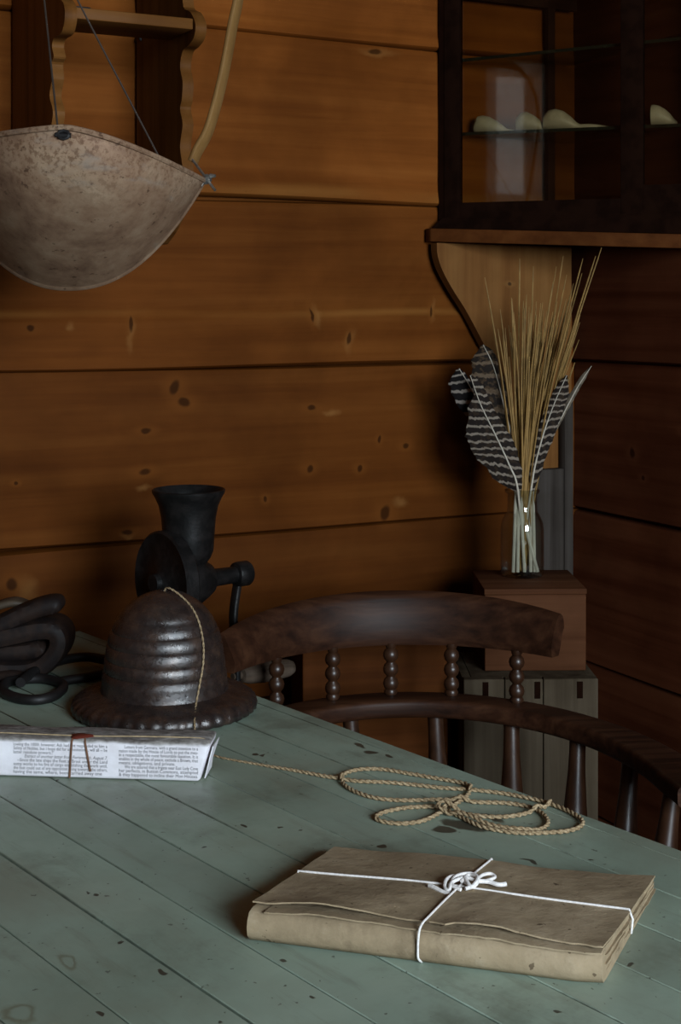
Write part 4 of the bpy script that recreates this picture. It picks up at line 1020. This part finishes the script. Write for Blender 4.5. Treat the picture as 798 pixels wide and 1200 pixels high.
bm = B(); Q = tinpt(0, .02, -1); tube(bm, [Q+Vector((.006*math.cos(a_/8*math.pi*2), -.003, -.004+.0045*math.sin(a_/8*math.pi*2))) for a_ in range(9)], .002, 6); tube(bm, [Q+Vector((-.009, -.002, -.004)), Q+Vector((.008, -.002, -.005))], .0028, 6); obj('wire_lug', bm, M['hook'], tin)
hk = at_y(42, -95, YH)
for end in (tinpt(-.04, .0, -1)+Vector((0, -.004, 0)), tinpt(.66, 0, 1)):
    bm = B(); tube(bm, [end, end.lerp(hk, .5)+Vector((0, 0, -.001)), hk], .0012, 6); obj('wire', bm, M['wire'], tin)
bm = B(); tube(bm, spline([hk+Vector((.008, 0, .004)), hk+Vector((.006, 0, -.008)), hk+Vector((-.006, 0, -.008)), hk+Vector((-.008, 0, .01)), hk+Vector((0, 0, .03)), Vector((hk.x, hk.y, RH-.002))], 6), .0028, 8); obj('hanger_rod', bm, M['hook'], tin)
hd = [(226, 190), (232, 176), (243, 156), (252, 128), (260, 96), (267, 62), (273, 28), (279, 0), (282, -40), (270, -100), (235, -150), (180, -172), (75, -180)]
hpts = [at_y(x, y, YH+.035) for x, y in hd]; mir = [Vector((2*at_y(75, 0, YH+.035).x-p.x, p.y, p.z)) for p in hpts[:-1]][::-1]
bm = B(); sweep(bm, spline(hpts+mir, 6), rrect(.019, .006, .002, 2), up=(1, -.45, 0)); 
obj('bent_handle', bm, M['ash'], tin, auto=60)
bm = B(); tipp = at_y(240, 209, YH-.004)
d_ = (at_y(251, 223, YH-.010)-at_y(225, 186, YH+.03)); tube(bm, [at_y(224, 185, YH+.030), at_y(252, 223, YH-.012)], .0017, 8)
lathe(bm, [(.006, -.003), (.006, .003)], axis_matrix(at_y(242, 210, YH-.003), d_), 8)
for sgn in (1, -1):
    wv = d_.normalized().cross(Vector((0, 1, 0))).normalized()*sgn; c0 = at_y(242, 210, YH-.003); tube(bm, [c0, c0+wv*.007, c0+wv*.011+d_.normalized()*.004], [.003, .0032, .002], 8)
obj('wing_bolt', bm, M['steel'], tin)

# ------------------------------------------------------------------ camera and view
cam = bpy.data.cameras.new('camera'); cam.lens = F*36/1200; cam.sensor_width = 36; cam.sensor_fit = 'AUTO'; cam.shift_y = (HY-600)/1200; cam.clip_start = .02
co = bpy.data.objects.new('camera', cam); C.objects.link(co); co.location = (0, 0, H); co.rotation_euler = (math.pi/2, 0, 0); SC.camera = co
cam.dof.use_dof = False
SC.view_settings.view_transform = 'Standard'; SC.view_settings.look = 'None'; SC.view_settings.gamma = 1; SC.view_settings.use_curve_mapping = False
SC.view_settings.exposure = 0.0
SC.cycles.use_denoising = True; SC.cycles.max_bounces = 8; SC.cycles.transparent_max_bounces = 16
SC.cycles.caustics_reflective = False; SC.cycles.caustics_refractive = False; SC.cycles.sample_clamp_indirect = 4.0
